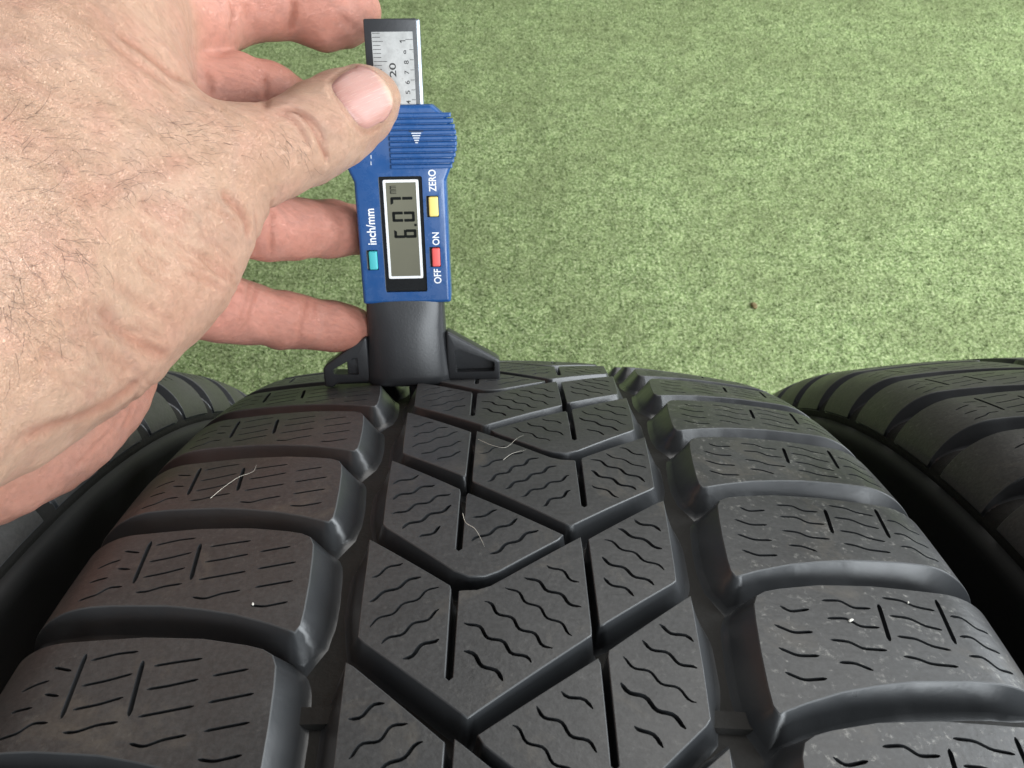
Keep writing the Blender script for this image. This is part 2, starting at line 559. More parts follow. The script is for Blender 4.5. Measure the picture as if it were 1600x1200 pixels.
def tread_set(top, wide):
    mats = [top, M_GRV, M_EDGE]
    rr = random.Random(3)
    sp = lambda L, mir: [wavy(*( (a, b) if not mir else ((-a[0], a[1] + HALF3), (-b[0], b[1] + HALF3)) ), w=wide * rr.uniform(0.8, 1.3), phase=rr.uniform(0, 6.28), amp=rr.uniform(0.38, 0.55)) for a, b in L]
    sh = lambda L, k: [poly_sipe(q, k) for q in L]
    out = []
    for mir in (False, True):
        f = (lambda o: mirror(o, HALF3)) if mir else (lambda o: o)
        out.append(('centre', block_mesh('centre_block', f(X1A), sp(S1A, mir), mats)))
        out.append(('centre', block_mesh('centre_block', f(X1B), sp(S1B, mir), mats)))
        out.append(('centre', block_mesh('centre_block', f(X2), sp(S2, mir), mats)))
    out.append(('shoulder', block_mesh('shoulder_block', SHO, sh(SSR, 0.68) + sh(NSR, 0.9), mats)))
    out.append(('shoulder', block_mesh('shoulder_block', mirror(SHO, PITCH / 2), sh(SSL, 0.58) + sh(NSL, 0.9), mats)))
    return out


def revolve(name, prof_pts, seg, mat):
    """closed ring from (x, r) pairs, axle along x"""
    k = len(prof_pts)
    P = np.array(prof_pts)
    t = np.arange(seg) * 2 * np.pi / seg
    V = np.zeros((seg, k, 3))
    V[:, :, 0] = P[None, :, 0]
    V[:, :, 1] = P[None, :, 1] * np.sin(t)[:, None]
    V[:, :, 2] = P[None, :, 1] * np.cos(t)[:, None]
    F = []
    for i in range(seg):
        a, b = i * k, ((i + 1) % seg) * k
        for j in range(k):
            j2 = (j + 1) % k
            F.append((a + j, a + j2, b + j2, b + j))
    me = mesh_from(name, V.reshape(-1, 3), F, mat, True)
    bm = bmesh.new(); bm.from_mesh(me); bmesh.ops.recalc_face_normals(bm, faces=bm.faces); bm.to_mesh(me); bm.free()
    return me


def carcass_profile():
    right = []
    vs = list(np.linspace(0, 87, 31)) + list(np.linspace(88, 108, 16))
    for v in vs:
        x, d, nx, nr = prof(v)
        h = groove_depth(v)
        right.append((x - nx * h, R0 - d - nr * h))
    x1, r1 = right[-1]
    return right, x1, r1


right, xs, rs = carcass_profile()
# tread floor only as one part, sidewalls with their ridge as another
side = [(xs, rs), (xs + 1.6, rs - 3), (xs + 1.8, rs - 6), (xs + 0.8, rs - 8), (xs + 2.2, rs - 22), (xs + 3.4, rs - 40), (xs + 3.4, rs - 55), (xs + 1.5, rs - 72), (xs - 3, rs - 88), (xs - 9, rs - 100), (xs - 14, rs - 106), (xs - 20, rs - 106)]
SECTION = xs + 3.4
ring_floor = [(-x, r) for x, r in right[:0:-1]] + right + [(xs - 3, rs - 4)] + [(x - 0.5, r - 7) for x, r in right[-6::-6]] + [(-(x - 0.5), r - 7) for x, r in right[4::6]] + [(-(xs - 3), rs - 4)]
inner = [(x - 7, r - 2) for x, r in side[::-1][1:]]
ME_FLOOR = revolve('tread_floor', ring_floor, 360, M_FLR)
ME_SIDE_R = revolve('sidewall', side + inner, 240, M_SIDE)
ME_SIDE_L = revolve('sidewall', [(-x, r) for x, r in side + inner], 240, M_SIDE)


def bar_mesh(v0, v1, s0, s1, frac):
    P = [(v0, s0), (v1, s0), (v1, s1), (v0, s1)]
    V = [tp(v, s, 1.02) for v, s in P]
    c = ((v0 + v1) / 2, (s0 + s1) / 2)
    V += [tp(v + (c[0] - v) * 0.05, s + (c[1] - s) * 0.2, frac) for v, s in P]
    return mesh_from('wear_bar', V, [(4, 5, 6, 7), (0, 1, 5, 4), (1, 2, 6, 5), (2, 3, 7, 6), (3, 0, 4, 7)], M_FLR, False)


ME_BARS = [bar_mesh(29.5, 41, 84.6, 88.6, 0.80), bar_mesh(-41, -29.5, 84.6, 88.6, 0.80)]
SETS = {'main': tread_set(M_TOP, 0.66), 'side': tread_set(M_TOP2, 0.42)}


def tyre(x, spin, kind, label, y=0.0):
    root = empty('tyre', (x, y, 0))
    tag(root, label, 'tyre', 'used winter tyres standing in a row')
    dth = 2 * math.pi / NP

    def put(name, me, k):
        m4 = Matrix.Translation((0, 0, R0 * MM)) @ Matrix.Rotation(-(k * dth + spin), 4, 'X')
        return link(name, me, root, m4)
    put('tread_floor', ME_FLOOR, 0)
    put('sidewall', ME_SIDE_R, 0)
    put('sidewall', ME_SIDE_L, 0)
    for nm, me in SETS[kind]:
        if nm == 'centre':
            for k in range(0, NP, 3): put('centre_block', me, k)
        else:
            for k in range(NP): put('shoulder_block', me, k)
    for me in ME_BARS:
        for k in range(0, NP, 12): put('wear_bar', me, k)
    return root


tyre(0.0, 0.0, 'main', 'black winter tyre with the blue depth gauge standing on its tread')
tyre(-2 * SECTION - 15, 0.031, 'side', 'dull black tyre half hidden behind the hand')
tyre(2 * SECTION + 14, 0.052, 'side', 'dull black tyre on the side away from the hand', 6.0)

# ------------------------------------------------------------------ depth gauge
GO = at(641, 592, 250.0)
_up = CAM_M.T @ np.array([-0.0136, -0.9396, -0.342]); _up /= np.linalg.norm(_up)
_rt = CAM_M.T @ np.array([1.0, -0.036, 0.03]); _rt -= _up * (_rt @ _up); _rt /= np.linalg.norm(_rt)
_fr = np.cross(_rt, _up)
GM = np.stack([_rt, _up, _fr], 1)                 # columns: right, up, front


def offset_in(P, d):
    """polygon (ccw) moved inwards by d"""
    P = np.array(P, float)
    e = np.roll(P, -1, 0) - P; e /= np.linalg.norm(e, axis=1)[:, None] + 1e-9
    en = np.stack([-e[:, 1], e[:, 0]], 1)
    nn = en + np.roll(en, 1, 0); l = np.linalg.norm(nn, axis=1)[:, None]
    nn = nn / np.maximum(l, 0.3) * np.clip(2 / np.maximum(l, 0.6), 1, 1.6)
    return P + nn * d


def soft(poly, rad):
    return [p[:2] for p in round_corners([(*p, 0) for p in ccw(list(poly))], rad)]


def rect(x0, x1, y0, y1, rad=0.0):
    p = [(x0, y0), (x1, y0), (x1, y1), (x0, y1)]
    return soft(p, rad) if rad else p


def plate(name, outline, z0, z1, bevel, mats, holes=(), back_bevel=0.0):
    """flat moulded part: bevelled outline, holes = (polygon, depth, material index); depth None goes right through"""
    out = ccw(list(outline)); m = len(out)
    V = []; F = []; MI = []
    rings = []
    steps = 5
    if back_bevel:
        rings += [(back_bevel * (1 - math.sin(a)), z0 + back_bevel * (1 - math.cos(a))) for a in np.linspace(0, math.pi / 2, 4)]
    else:
        rings.append((0.0, z0))
    rings += [(bevel * (1 - math.cos(a)), z1 - bevel * (1 - math.sin(a))) for a in np.linspace(0, math.pi / 2, steps)] if bevel else [(0.0, z1)]
    idx = []
    for d, z in rings:
        q = offset_in(out, d) if d else np.array(out, float)
        idx.append(range(len(V), len(V) + m))
        V += [(x, y, z) for x, y in q]
    for a, b in zip(idx[:-1], idx[1:]):
        for i in range(m):
            j = (i + 1) % m
            F.append((a[i], a[j], b[j], b[i])); MI.append(0)
    through = [ccw(list(h[0])) for h in holes if h[1] is None]

    def cap(pts2, hole_list, z, up, mat):
        pts = [Vector(p) for p in pts2]; ed = [(i, (i + 1) % len(pts2)) for i in range(len(pts2))]
        for h in hole_list:
            b = len(pts); pts += [Vector(p) for p in h]; ed += [(b + i, b + (i + 1) % len(h)) for i in range(len(h))]
        r = delaunay_2d_cdt(pts, ed, [], 0, 1e-5, False)
        vx = np.array([v.x for v in r[0]]); vy = np.array([v.y for v in r[0]])
        T = np.array([f for f in r[2] if len(f) == 3]); cx, cy = vx[T].mean(1), vy[T].mean(1)
        k = inside(pts2, cx, cy)
        for h in hole_list: k &= ~inside(h, cx, cy)
        b = len(V)
        V.extend([(x, y, z) for x, y in zip(vx, vy)])
        for t in T[k]:
            F.append(tuple(b + i for i in (t if up else t[::-1]))); MI.append(mat)
    top = [tuple(p) for p in (offset_in(out, bevel) if bevel else np.array(out))]
    cap(top, [ccw(list(h[0])) for h in holes], z1, True, 0)
    bot = [tuple(p) for p in (offset_in(out, back_bevel) if back_bevel else np.array(out))]
    cap(bot, through, z0, False, 0)
    for h, dep, mat in holes:
        h = ccw(list(h)); zf = z0 if dep is None else z1 - dep
        a = len(V); k = len(h)
        V += [(x, y, z1) for x, y in h] + [(x, y, zf) for x, y in h]
        for i in range(k):
            j = (i + 1) % k
            F.append((a + j, a + i, a + k + i, a + k + j)); MI.append(0)
        if dep is not None: cap(h, [], zf, True, mat)
    me = mesh_from(name, V, F, mats, True, MI)
    bm = bmesh.new(); bm.from_mesh(me)
    bmesh.ops.remove_doubles(bm, verts=bm.verts, dist=1e-7)
    bm.to_mesh(me); bm.free()
    me.set_sharp_from_angle(angle=math.radians(32))
    return me


def px2g(px, py):
    """photo pixel -> (right, up) millimetres on the gauge's front plane (4.5 mm before its middle)"""
    d = ray(px, py); o = GO + GM[:, 2] * 4.5
    t = ((o - CAM_POS) @ GM[:, 2]) / (d @ GM[:, 2])
    q = CAM_POS + d * t - GO
    return float(q @ GM[:, 0]), float(q @ GM[:, 1])


n = N('blue_plastic')
g = n.coord()
n.set(Base_Color=n.mix(n.noise(g, 60, 4), (0.013, 0.064, 0.200), (0.020, 0.082, 0.245)), Roughness=n.ramp(n.noise(g, 140, 5, 0.7), [(0.35, g3(0.18)), (0.7, g3(0.42))]), Specular_IOR_Level=0.5)
n.bump(n.noise(g, 900, 3), 0.2, 0.0001)
M_BLUE = n.m
n = N('black_plastic')
g = n.coord()
n.set(Base_Color=n.mix(n.noise(g, 80, 4), (0.020, 0.021, 0.023), (0.036, 0.037, 0.040)), Roughness=0.33)
n.bump(n.noise(g, 1500, 2), 0.25, 0.0001)
M_BLACK = n.m
n = N('brushed_scale')
g = n.coord((400, 3000, 1))
h = n.noise(n.coord(), 260, 5, 0.7)
n.set(Base_Color=n.ramp(h, [(0.3, (0.30, 0.30, 0.29, 1)), (0.6, (0.42, 0.42, 0.41, 1)), (0.75, (0.24, 0.235, 0.22, 1))]), Roughness=0.45, Metallic=0.35)
n.bump(h, 0.2, 0.0001)
M_SCALE = n.m
M_STEEL = plain('ruler_steel', (0.30, 0.33, 0.37), 0.28, 0.5, 0.9)
M_INK = plain('black_ink', (0.012, 0.012, 0.012), 0.5)
M_WHITE = plain('white_print', (0.80, 0.81, 0.82), 0.45)
M_BEZEL = plain('display_bezel', (0.010, 0.011, 0.012), 0.16)
n = N('lcd_glass')
g = n.coord()
n.set(Base_Color=n.mix(n.noise(g, 90, 3), (0.118, 0.116, 0.082), (0.150, 0.146, 0.104)), Roughness=0.5, Specular_IOR_Level=0.2)
M_LCD = n.m
M_SEG = plain('lcd_segment', (0.006, 0.007, 0.006), 0.6, 0.1)
M_TEAL = plain('teal_rubber_button', (0.05, 0.42, 0.45), 0.5)
M_YELL = plain('yellow_rubber_button', (0.80, 0.62, 0.18), 0.5)
M_RED = plain('red_rubber_button', (0.72, 0.10, 0.09), 0.5)
M_DUST = plain('pale_dust', (0.55, 0.58, 0.62), 0.9)

gauge = empty('tread_depth_gauge', GO)
gauge.matrix_world = Matrix.Translation(Vector(GO * MM)) @ Matrix(GM.tolist()).to_4x4()
tag(gauge, 'blue digital tread depth gauge held upright in the hand on the tyre tread', 'depth gauge')


def gp(name, me, parent=None):
    o = bpy.data.objects.new(name, me); COL.objects.link(o)
    o.parent = parent or gauge
    return o


def text_mesh(body, size, mat, bold=0.0):
    cu = bpy.data.curves.new('lettering', 'FONT')
    cu.body = body; cu.size = size; cu.extrude = 0.00004; cu.offset = bold
    cu.align_x = 'LEFT'
    o = bpy.data.objects.new('lettering', cu); COL.objects.link(o)
    bpy.context.view_layer.update()
    me = bpy.data.meshes.new_from_object(o.evaluated_get(bpy.context.evaluated_depsgraph_get()))
    bpy.data.objects.remove(o); bpy.data.curves.remove(cu)
    me.materials.clear(); me.materials.append(mat)
    return me


def lettering(body, x0, x1, y0, y1, z, mat, parent, bold=0.0, name='lettering'):
    """writing that runs up the gauge, filling the box x0..x1 (letter height) by y0..y1 (length), millimetres"""
    me = text_mesh(body, 0.01, mat, bold)
    co = np.empty(len(me.vertices) * 3, np.float32); me.vertices.foreach_get('co', co); co = co.reshape(-1, 3)
    lo, hi = co.min(0), co.max(0)
    u = (co[:, 0] - lo[0]) / (hi[0] - lo[0]); w = (co[:, 1] - lo[1]) / (hi[1] - lo[1])
    new = np.stack([x1 + (x0 - x1) * w, y0 + (y1 - y0) * u, z + co[:, 2] / MM * 0.6], 1) * MM
    me.vertices.foreach_set('co', new.astype(np.float32).ravel()); me.update()
    return gp(name, me, parent)


# body --------------------------------------------------------------
BZ = 4.5
bl = px2g(570, 476); br = px2g(704, 471)
HB = 12.95; BX = 0.9
y0b, y1b = bl[1], px2g(660, 163)[1]
yn = px2g(697, 274)[1]; ym0 = px2g(716, 248)[1]; ym1 = px2g(716, 215)[1]; yt = px2g(703, 182)[1]
half = [(HB, y0b), (HB, yn - 1.5), (HB + 0.9, yn + 0.6), (HB + 2.4, ym0 - 0.2), (HB + 3.2, (ym0 + ym1) / 2 + 0.5), (HB + 2.7, ym1 + 2.0), (HB + 0.4, yt + 0.2), (HB - 3.2, y1b)]
body_out = [(x + BX, y) for x, y in half] + [(-x + BX, y) for x, y in half[::-1]]
wx0, wy0 = px2g(606, 457); wx1, wy1 = px2g(656, 275)
wcx = (px2g(590, 276)[0] + px2g(658, 274)[0] + px2g(604, 457)[0] + px2g(668, 453)[0]) / 4
WH = 6.15
win = rect(wcx - WH, wcx + WH, wy0, wy1, 0.6)
BTN = []
for (xa, ya, xb, yb, m_, nm_) in ((578, 421, 589, 392, M_TEAL, 'teal'), (671, 338, 684, 307, M_YELL, 'yellow'), (676, 416, 687, 387, M_RED, 'red')):
    a = px2g(xa, ya); b = px2g(xb, yb)
    BTN.append((a[0], b[0], a[1], b[1], m_, nm_))
holes = [(win, 0.9, 1)] + [(rect(a - 0.75, b + 0.15, c - 0.25, d + 0.25, 0.35), 1.2, 1) for a, b, c, d, _, _ in BTN]
body = gp('body', plate('body', soft(body_out, 0.9), -5.5, BZ, 1.1, [M_BLUE, M_BEZEL], holes, 0.8))
# grip ridges on the thumb pad
ny = 10
gx0 = px2g(608, 220)[0]
for i in range(ny):
    yy = px2g(660, 260)[1] + i * (px2g(660, 180)[1] - px2g(660, 260)[1]) / (ny - 1)
    t = (yy - yn) / (y1b - yn)
    xr = HB + 3.0 * math.sin(math.pi * min(max(t, 0.05), 0.95)) ** 0.8 - 0.1
    prof_ = rect(gx0, xr + BX + 0.55, yy - 0.62, yy + 0.62, 0.3)
    gp('grip_ridge', plate('grip_ridge', prof_, BZ - 2.2, BZ + 0.7, 0.4, [M_BLUE]), body)
# moulded arrow mark on the grip
ax, ay = px2g(651, 216)
for i in range(5):
    w_ = 1.5 - i * 0.27
    gp('arrow_mark', plate('arrow_mark', rect(ax - w_ * 0.9, ax + w_ * 0.9, ay + 1.2 - i * 0.62, ay + 1.5 - i * 0.62), BZ + 0.6, BZ + 0.82, 0.0, [M_DUST]), body)
gp('arrow_mark', plate('arrow_mark', rect(ax - 2.0, ax + 2.0, ay + 1.75, ay + 1.95), BZ + 0.6, BZ + 0.78, 0.0, [M_INK]), body)
# moulded bracket mark left of the grip, half under the thumb
for k in (0, 1):
    qx, qy = px2g(579, 245 + 10 * k)
    gp('moulded_mark', plate('moulded_mark', rect(qx - 2.6, qx, qy - 0.16, qy + 0.16), BZ - 0.05, BZ + 0.14, 0.0, [M_BLUE]), body)
    gp('moulded_mark', plate('moulded_mark', rect(qx + 0.02, qx + 0.25, qy - 0.5, qy + 0.5), BZ - 0.05, BZ + 0.14, 0.0, [M_DUST]), body)

# display -----------------------------------------------------------
fx0 = wcx - 5.0; fx1 = wcx + 5.05
fy0 = px2g(634, 436)[1]; fy1 = px2g(624, 281)[1]
display = gp('display', plate('display', rect(fx0, fx1, fy0, fy1, 0.5), BZ - 1.0, BZ - 0.55, 0.1, [M_WHITE], [(rect(fx0 + 0.75, fx1 - 0.75, fy0 + 0.75, fy1 - 0.75, 0.2), 0.12, 0)]))
lcd = gp('screen', plate('screen', rect(fx0 + 0.72, fx1 - 0.72, fy0 + 0.72, fy1 - 0.72), BZ - 0.9, BZ - 0.62, 0.0, [M_LCD]), display)
SEGZ = BZ - 0.60


def digit(ch, xa, xb, ya, yb):
    """seven-segment figure lying on its left side: figure's top at xa, foot at xb, left at ya, right at yb"""
    on = {'6': 'acdefg', '0': 'abcdef', '7': 'abc'}[ch]
    h = xb - xa; w = yb - ya; t = 0.80; gp_ = 0.12
    mid = (xa + xb) / 2
    seg = {'a': ('h', xa), 'g': ('h', mid - t / 2), 'd': ('h', xb - t), 'f': ('v', ya, xa, mid), 'b': ('v', yb - t, xa, mid), 'e': ('v', ya, mid, xb), 'c': ('v', yb - t, mid, xb)}
    for s_ in on:
        q = seg[s_]
        if q[0] == 'h':
            P = [(q[1], ya + gp_), (q[1] + t / 2, ya - 0.05 + gp_), (q[1] + t, ya + t * 0.6), (q[1] + t, yb - t * 0.6), (q[1] + t / 2, yb - gp_), (q[1], yb - gp_)]
            if s_ == 'd': P = [(q[1], ya + t * 0.6), (q[1] + t, ya + gp_), (q[1] + t, yb - gp_), (q[1], yb - t * 0.6)]
            elif s_ == 'a': P = [(q[1], ya + gp_), (q[1] + t, ya + t * 0.7), (q[1] + t, yb - t * 0.7), (q[1], yb - gp_)]
        else:
            P = [(q[2] + gp_ + 0.1, q[1]), (q[3] - gp_ - 0.1, q[1]), (q[3] - gp_, q[1] + t / 2), (q[3] - gp_ - 0.1, q[1] + t), (q[2] + gp_ + 0.1, q[1] + t), (q[2] + gp_, q[1] + t / 2)]
        gp('digit_segment', plate('digit_segment', P, SEGZ - 0.05, SEGZ + 0.02, 0.0, [M_SEG]), lcd)


dxa = px2g(614, 360)[0]; dxb = px2g(649, 360)[0]
for ch, pa, pb in (('6', 372.5, 359), ('0', 347, 331), ('7', 321, 308)):
    sh = -0.25 if ch == '7' else (0.0 if ch == '0' else 0.25)
    digit(ch, dxa + sh, dxb + sh, px2g(631, pa)[1], px2g(631, pb)[1])
q = px2g(649, 352)
gp('decimal_point', plate('decimal_point', rect(q[0] - 0.35, q[0] + 0.35, q[1] - 0.35, q[1] + 0.35), SEGZ - 0.05, SEGZ + 0.02, 0.0, [M_SEG]), lcd)
a = px2g(609, 305); b = px2g(618, 289)
lettering('mm', a[0], b[0], a[1] + 0.3, b[1] - 0.3, SEGZ, M_SEG, lcd)

# buttons and print -------------------------------------------------
for a, b, c, d, m_, nm_ in BTN:
    o = gp('button', plate('button', rect(a, b, c, d, 0.45), BZ - 1.3, BZ + 0.9, 0.4, [m_]))
    o['label'] = nm_ + ' rubber push button'


def word(s_, xa, xb, pa, pb, bold=0.00015):
    a = px2g(xa, pa); b = px2g(xb, pb)
    lettering(s_, a[0], b[0], a[1], b[1], BZ + 0.03, M_WHITE, body, bold)


word('ZERO', 670.5, 680.5, 299.5, 265)
word('ON', 676, 686, 383, 363)
word('OFF', 678.5, 689, 443, 420)
word('inch/mm', 574.5, 584.5, 382.5, 326)

# ruler -------------------------------------------------------------
rx0 = px2g(566, 34)[0] + 0.25; rx1 = rx0 + 14.6
ry1 = px2g(607, 29)[1]
ruler = gp('ruler', plate('ruler', rect(rx0, rx1, y0b, ry1, 0.4), -2.0, 2.2, 0.3, [M_STEEL], (), 0.3))
gp('ruler_cover', plate('ruler_cover', rect(rx0 - 0.2, rx1 - 0.75, y1b - 22, ry1 + 0.15, 0.5), 2.1, 3.0, 0.2, [M_BLACK]), ruler)
sy1 = px2g(607, 49)[1]; sx0 = rx0 + 1.75; sx1 = rx1 - 1.9
gp('scale_plate', plate('scale_plate', rect(sx0, sx1, y1b - 20, sy1, 0.1), 2.9, 3.06, 0.0, [M_SCALE]), ruler)
TZ = 3.07
yin = px2g(636, 61)[1]              # the one inch mark
ymm = yin - 25.4
for i in range(11, 29):
    yy = ymm + i
    if yy > sy1 - 0.3: continue
    L_ = 3.6 if i % 10 == 0 else (2.8 if i % 5 == 0 else 2.1)
    gp('tick', plate('tick', rect(sx0 + 0.15, sx0 + 0.15 + L_, yy - 0.07, yy + 0.07), TZ - 0.05, TZ + 0.01, 0.0, [M_INK]), ruler)
for i in range(2, 11):
    yy = ymm + i * 2.54
    L_ = 2.0 if i == 10 else 1.1
    gp('tick', plate('tick', rect(sx1 - L_, sx1 - 0.05, yy - 0.07, yy + 0.07), TZ - 0.05, TZ + 0.01, 0.0, [M_INK]), ruler)
    s_ = '1' if i == 10 else str(i)
    sz = 1.55 if i == 10 else 1.25
    xr_ = sx1 - (2.0 if i == 10 else 1.45)
    ln_ = (0.75 if i == 10 else 0.95)
    if s_ == '1':
        gp('numeral', plate('numeral', [(xr_ - sz, yy - 0.45), (xr_ - sz, yy - 0.22), (xr_, yy - 0.22), (xr_, yy - 0.45), (xr_ - sz + 0.42, yy - 0.45), (xr_ - sz + 0.55, yy - 0.85), (xr_ - sz + 0.3, yy - 0.85)], TZ - 0.03, TZ + 0.01, 0.0, [M_INK]), ruler)
    else:
        lettering(s_, xr_ - sz, xr_, yy - ln_ - 0.12, yy - 0.12, TZ - 0.03, M_INK, ruler, 0.0001, 'numeral')
lettering('20', sx0 + 4.2, sx0 + 6.0, ymm + 20 - 4.0, ymm + 20 - 0.4, TZ - 0.03, M_INK, ruler, 0.00012, 'numeral')

# base --------------------------------------------------------------
def loft(name, sections, mat):
    """sections: (y, half width, front z, back z, squareness)"""
    V = []; F = []; K = 40
    for y, w_, zf, zb, sq in sections:
        for i in range(K):
            t = 2 * math.pi * i / K
            c, s_ = math.cos(t), math.sin(t)
            c = math.copysign(abs(c) ** sq, c); s_ = math.copysign(abs(s_) ** sq, s_)
            V.append((w_ * c, y, (zf + zb) / 2 + (zf - zb) / 2 * s_))
    m = len(sections)
    for k in range(m - 1):
        for i in range(K):
            j = (i + 1) % K
            F.append((k * K + i, (k + 1) * K + i, (k + 1) * K + j, k * K + j))
    F.append(tuple(range(K))); F.append(tuple((m - 1) * K + i for i in range(K))[::-1])
    me = mesh_from(name, V, F, mat, True)
    me.set_sharp_from_angle(angle=math.radians(40))
    return me


base = gp('base', loft('base', [(0.0, 12.9, 6.8, -6.0, 0.78), (0.7, 13.3, 7.2, -6.4, 0.78), (3, 13.0, 7.0, -6.2, 0.78), (10, 12.3, 6.4, -5.8, 0.76), (18, 11.9, 5.6, -5.4, 0.72), (24.3, 11.7, 4.6, -5.2, 0.5), (26.5, 11.7, 4.4, -5.0, 0.5)], M_BLACK))
yl_top = px2g(582, 526)[1]; xl = px2g(504, 580)[0]
Lw = [(-12.0, 0.6), (-12.0, yl_top), (xl + 1.2, 6.6), (xl, 5.2), (xl, -0.6), (xl + 2.2, -1.0), (xl + 4, 0.3)]
Lh = [(-15.2, 3.0), (-15.2, 8.6), (-16.5, 8.4), (xl + 3.0, 4.9), (xl + 3.2, 3.4)]
gp('foot', plate('foot', soft(Lw, 0.7), -1.5, 3.6, 0.6, [M_BLACK], [(soft(Lh, 0.6), None, 0)], 0.4), base)
gp('foot_web', plate('foot_web', soft([(-12.5, 2.4), (-12.5, 8.9), (-18.8, 7.4), (-18.8, 2.4)], 0.5), -1.0, 2.2, 0.3, [M_BLACK]), base)
xr = px2g(781, 565)[0]; yr_top = px2g(700, 518)[1]
Rw = [(12.0, 0.6), (12.0, yr_top), (xr - 1.0, 7.2), (xr, 6.2), (xr, 0.4), (xr - 1.5, 0.0)]
Rh = [(14.4, 3.0), (14.4, 10.2), (15.6, 10.4), (xr - 1.6, 6.0), (xr - 1.6, 3.0)]
gp('foot', plate('foot', soft(Rw, 0.7), -1.5, 3.6, 0.6, [M_BLACK], [(soft(Rh, 0.7), 3.6, 0)], 0.4), base)
gp('probe', plate('probe', rect(-0.4, 2.2, -6.2, 1.0, 0.2), -1.5, 1.0, 0.1, [M_STEEL]), base)

# ------------------------------------------------------------------ hand
from mathutils.bvhtree import BVHTree


def A(px, py, d): return at(px, py, d)


# (start, radius, end, radius, blend, pinkness) in photo pixels + depth, radii in millimetres
PR = []


def chain(pts, k, pink):
    for (a, b) in zip(pts[:-1], pts[1:]):
        PR.append((A(*a[:3]), a[3], A(*b[:3]), b[3], k, pink))


# wrist and back of the hand towards the thumb
chain([(-620, 640, 118, 33), (-330, 560, 128, 32), (-140, 470, 140, 30)], 14, 0.05)
chain([(-140, 420, 142, 29), (0, 330, 157, 25), (110, 215, 172, 22), (215, 190, 182, 12)], 14, 0.0)
chain([(-140, 330, 150, 28), (30, 150, 172, 23), (120, 60, 186, 20), (190, 25, 198, 16.5)], 14, 0.15)
# thumb metacarpal and thumb
chain([(-60, 470, 148, 25), (120, 370, 165, 20.5), (230, 310, 175, 16.5), (330, 263, 184, 13.0)], 11, 0.05)
chain([(330, 263, 184, 13.0), (385, 247, 190, 10.9), (425, 238, 194, 10.2), (478, 214, 200, 10.6), (515, 193, 204, 10.3), (548, 172, 207, 9.3), (573, 158, 209, 7.6), (584, 153, 211, 6.2)], 5, 0.1)
# ball of the thumb
chain([(332, 335, 184, 8.2), (290, 380, 181, 11.4), (218, 438, 175, 15.2), (100, 512, 166, 18.2), (-40, 575, 155, 21)], 9, 0.25)
# heel of the palm on the little-finger side
chain([(-260, 650, 160, 25), (-60, 655, 178, 23), (58, 614, 192, 21.2), (130, 582, 200, 15.5)], 9, 0.75)
# palm joining the roots of the fingers, hidden by the thumb
chain([(80, 560, 195, 19), (190, 430, 207, 17), (215, 300, 208, 17), (215, 170, 206, 14), (205, 90, 204, 13)], 10, 0.8)
chain([(0, 400, 170, 24), (190, 330, 205, 18)], 10, 0.6)
# index finger
chain([(190, 20, 200, 16), (250, 24, 206, 13.2), (305, 24, 212, 12.0), (340, 12, 216, 10.2)], 3, 0.85)
chain([(340, 12, 216, 10.2), (366, 5, 218, 9.9), (410, 2, 221, 10.1), (458, 6, 224, 9.3), (505, 18, 226.5, 10.1), (540, 20, 227.5, 8.8), (554, 18, 228, 7.3)], 2.5, 0.9)
# middle finger
chain([(225, 150, 206, 11), (310, 144, 211, 9.6), (370, 142, 215, 9.4), (415, 150, 219, 8.9), (470, 182, 228, 8.6), (545, 222, 240, 7.6)], 1.6, 0.9)
# ring finger
chain([(225, 330, 208, 12), (330, 350, 214, 9.3), (420, 356, 224, 8.9), (450, 357, 228, 8.6), (520, 358, 240, 8.5), (590, 360, 249, 7.4)], 2, 0.95)
# little finger
chain([(190, 440, 206, 13), (290, 470, 217, 10), (350, 481, 224, 9.3), (392, 490, 230, 8.5), (440, 499, 235, 8.2), (478, 504, 239, 7.7), (520, 510, 243, 7.3), (548, 513, 246, 6.6), (556, 514, 247, 5.8)], 2, 0.95)

VOX = 0.66
lo = np.min([np.minimum(p[0] - p[1], p[2] - p[3]) for p in PR], 0) - 4
hi = np.max([np.maximum(p[0] + p[1], p[2] + p[3]) for p in PR], 0) + 4
shape = np.ceil((hi - lo) / VOX).astype(int) + 1
axs = [lo[i] + np.arange(shape[i]) * VOX for i in range(3)]
D = np.full(shape, 40.0, np.float32)
PINK = np.zeros(shape, np.float32)
for (a, ra, b, rb, k, pink) in PR:
    mg = 16.0
    mn = np.minimum(a - ra, b - rb) - mg; mx = np.maximum(a + ra, b + rb) + mg
    i0 = np.maximum(((mn - lo) / VOX).astype(int), 0); i1 = np.minimum(((mx - lo) / VOX).astype(int) + 2, shape)
    sl = tuple(slice(i0[i], i1[i]) for i in range(3))
    X = axs[0][sl[0]][:, None, None] - a[0]; Y = axs[1][sl[1]][None, :, None] - a[1]; Z = axs[2][sl[2]][None, None, :] - a[2]
    ab = b - a; L2 = ab @ ab
    t = np.clip((X * ab[0] + Y * ab[1] + Z * ab[2]) / L2, 0, 1)
    d = np.sqrt((X - ab[0] * t) ** 2 + (Y - ab[1] * t) ** 2 + (Z - ab[2] * t) ** 2) - (ra + (rb - ra) * t)
    d = d.astype(np.float32)
    o = D[sl]
    h = np.clip(0.5 + 0.5 * (o - d) / k, 0, 1)
    D[sl] = o * (1 - h) + d * h - k * h * (1 - h)
    PINK[sl] = PINK[sl] * (1 - h) + pink * h


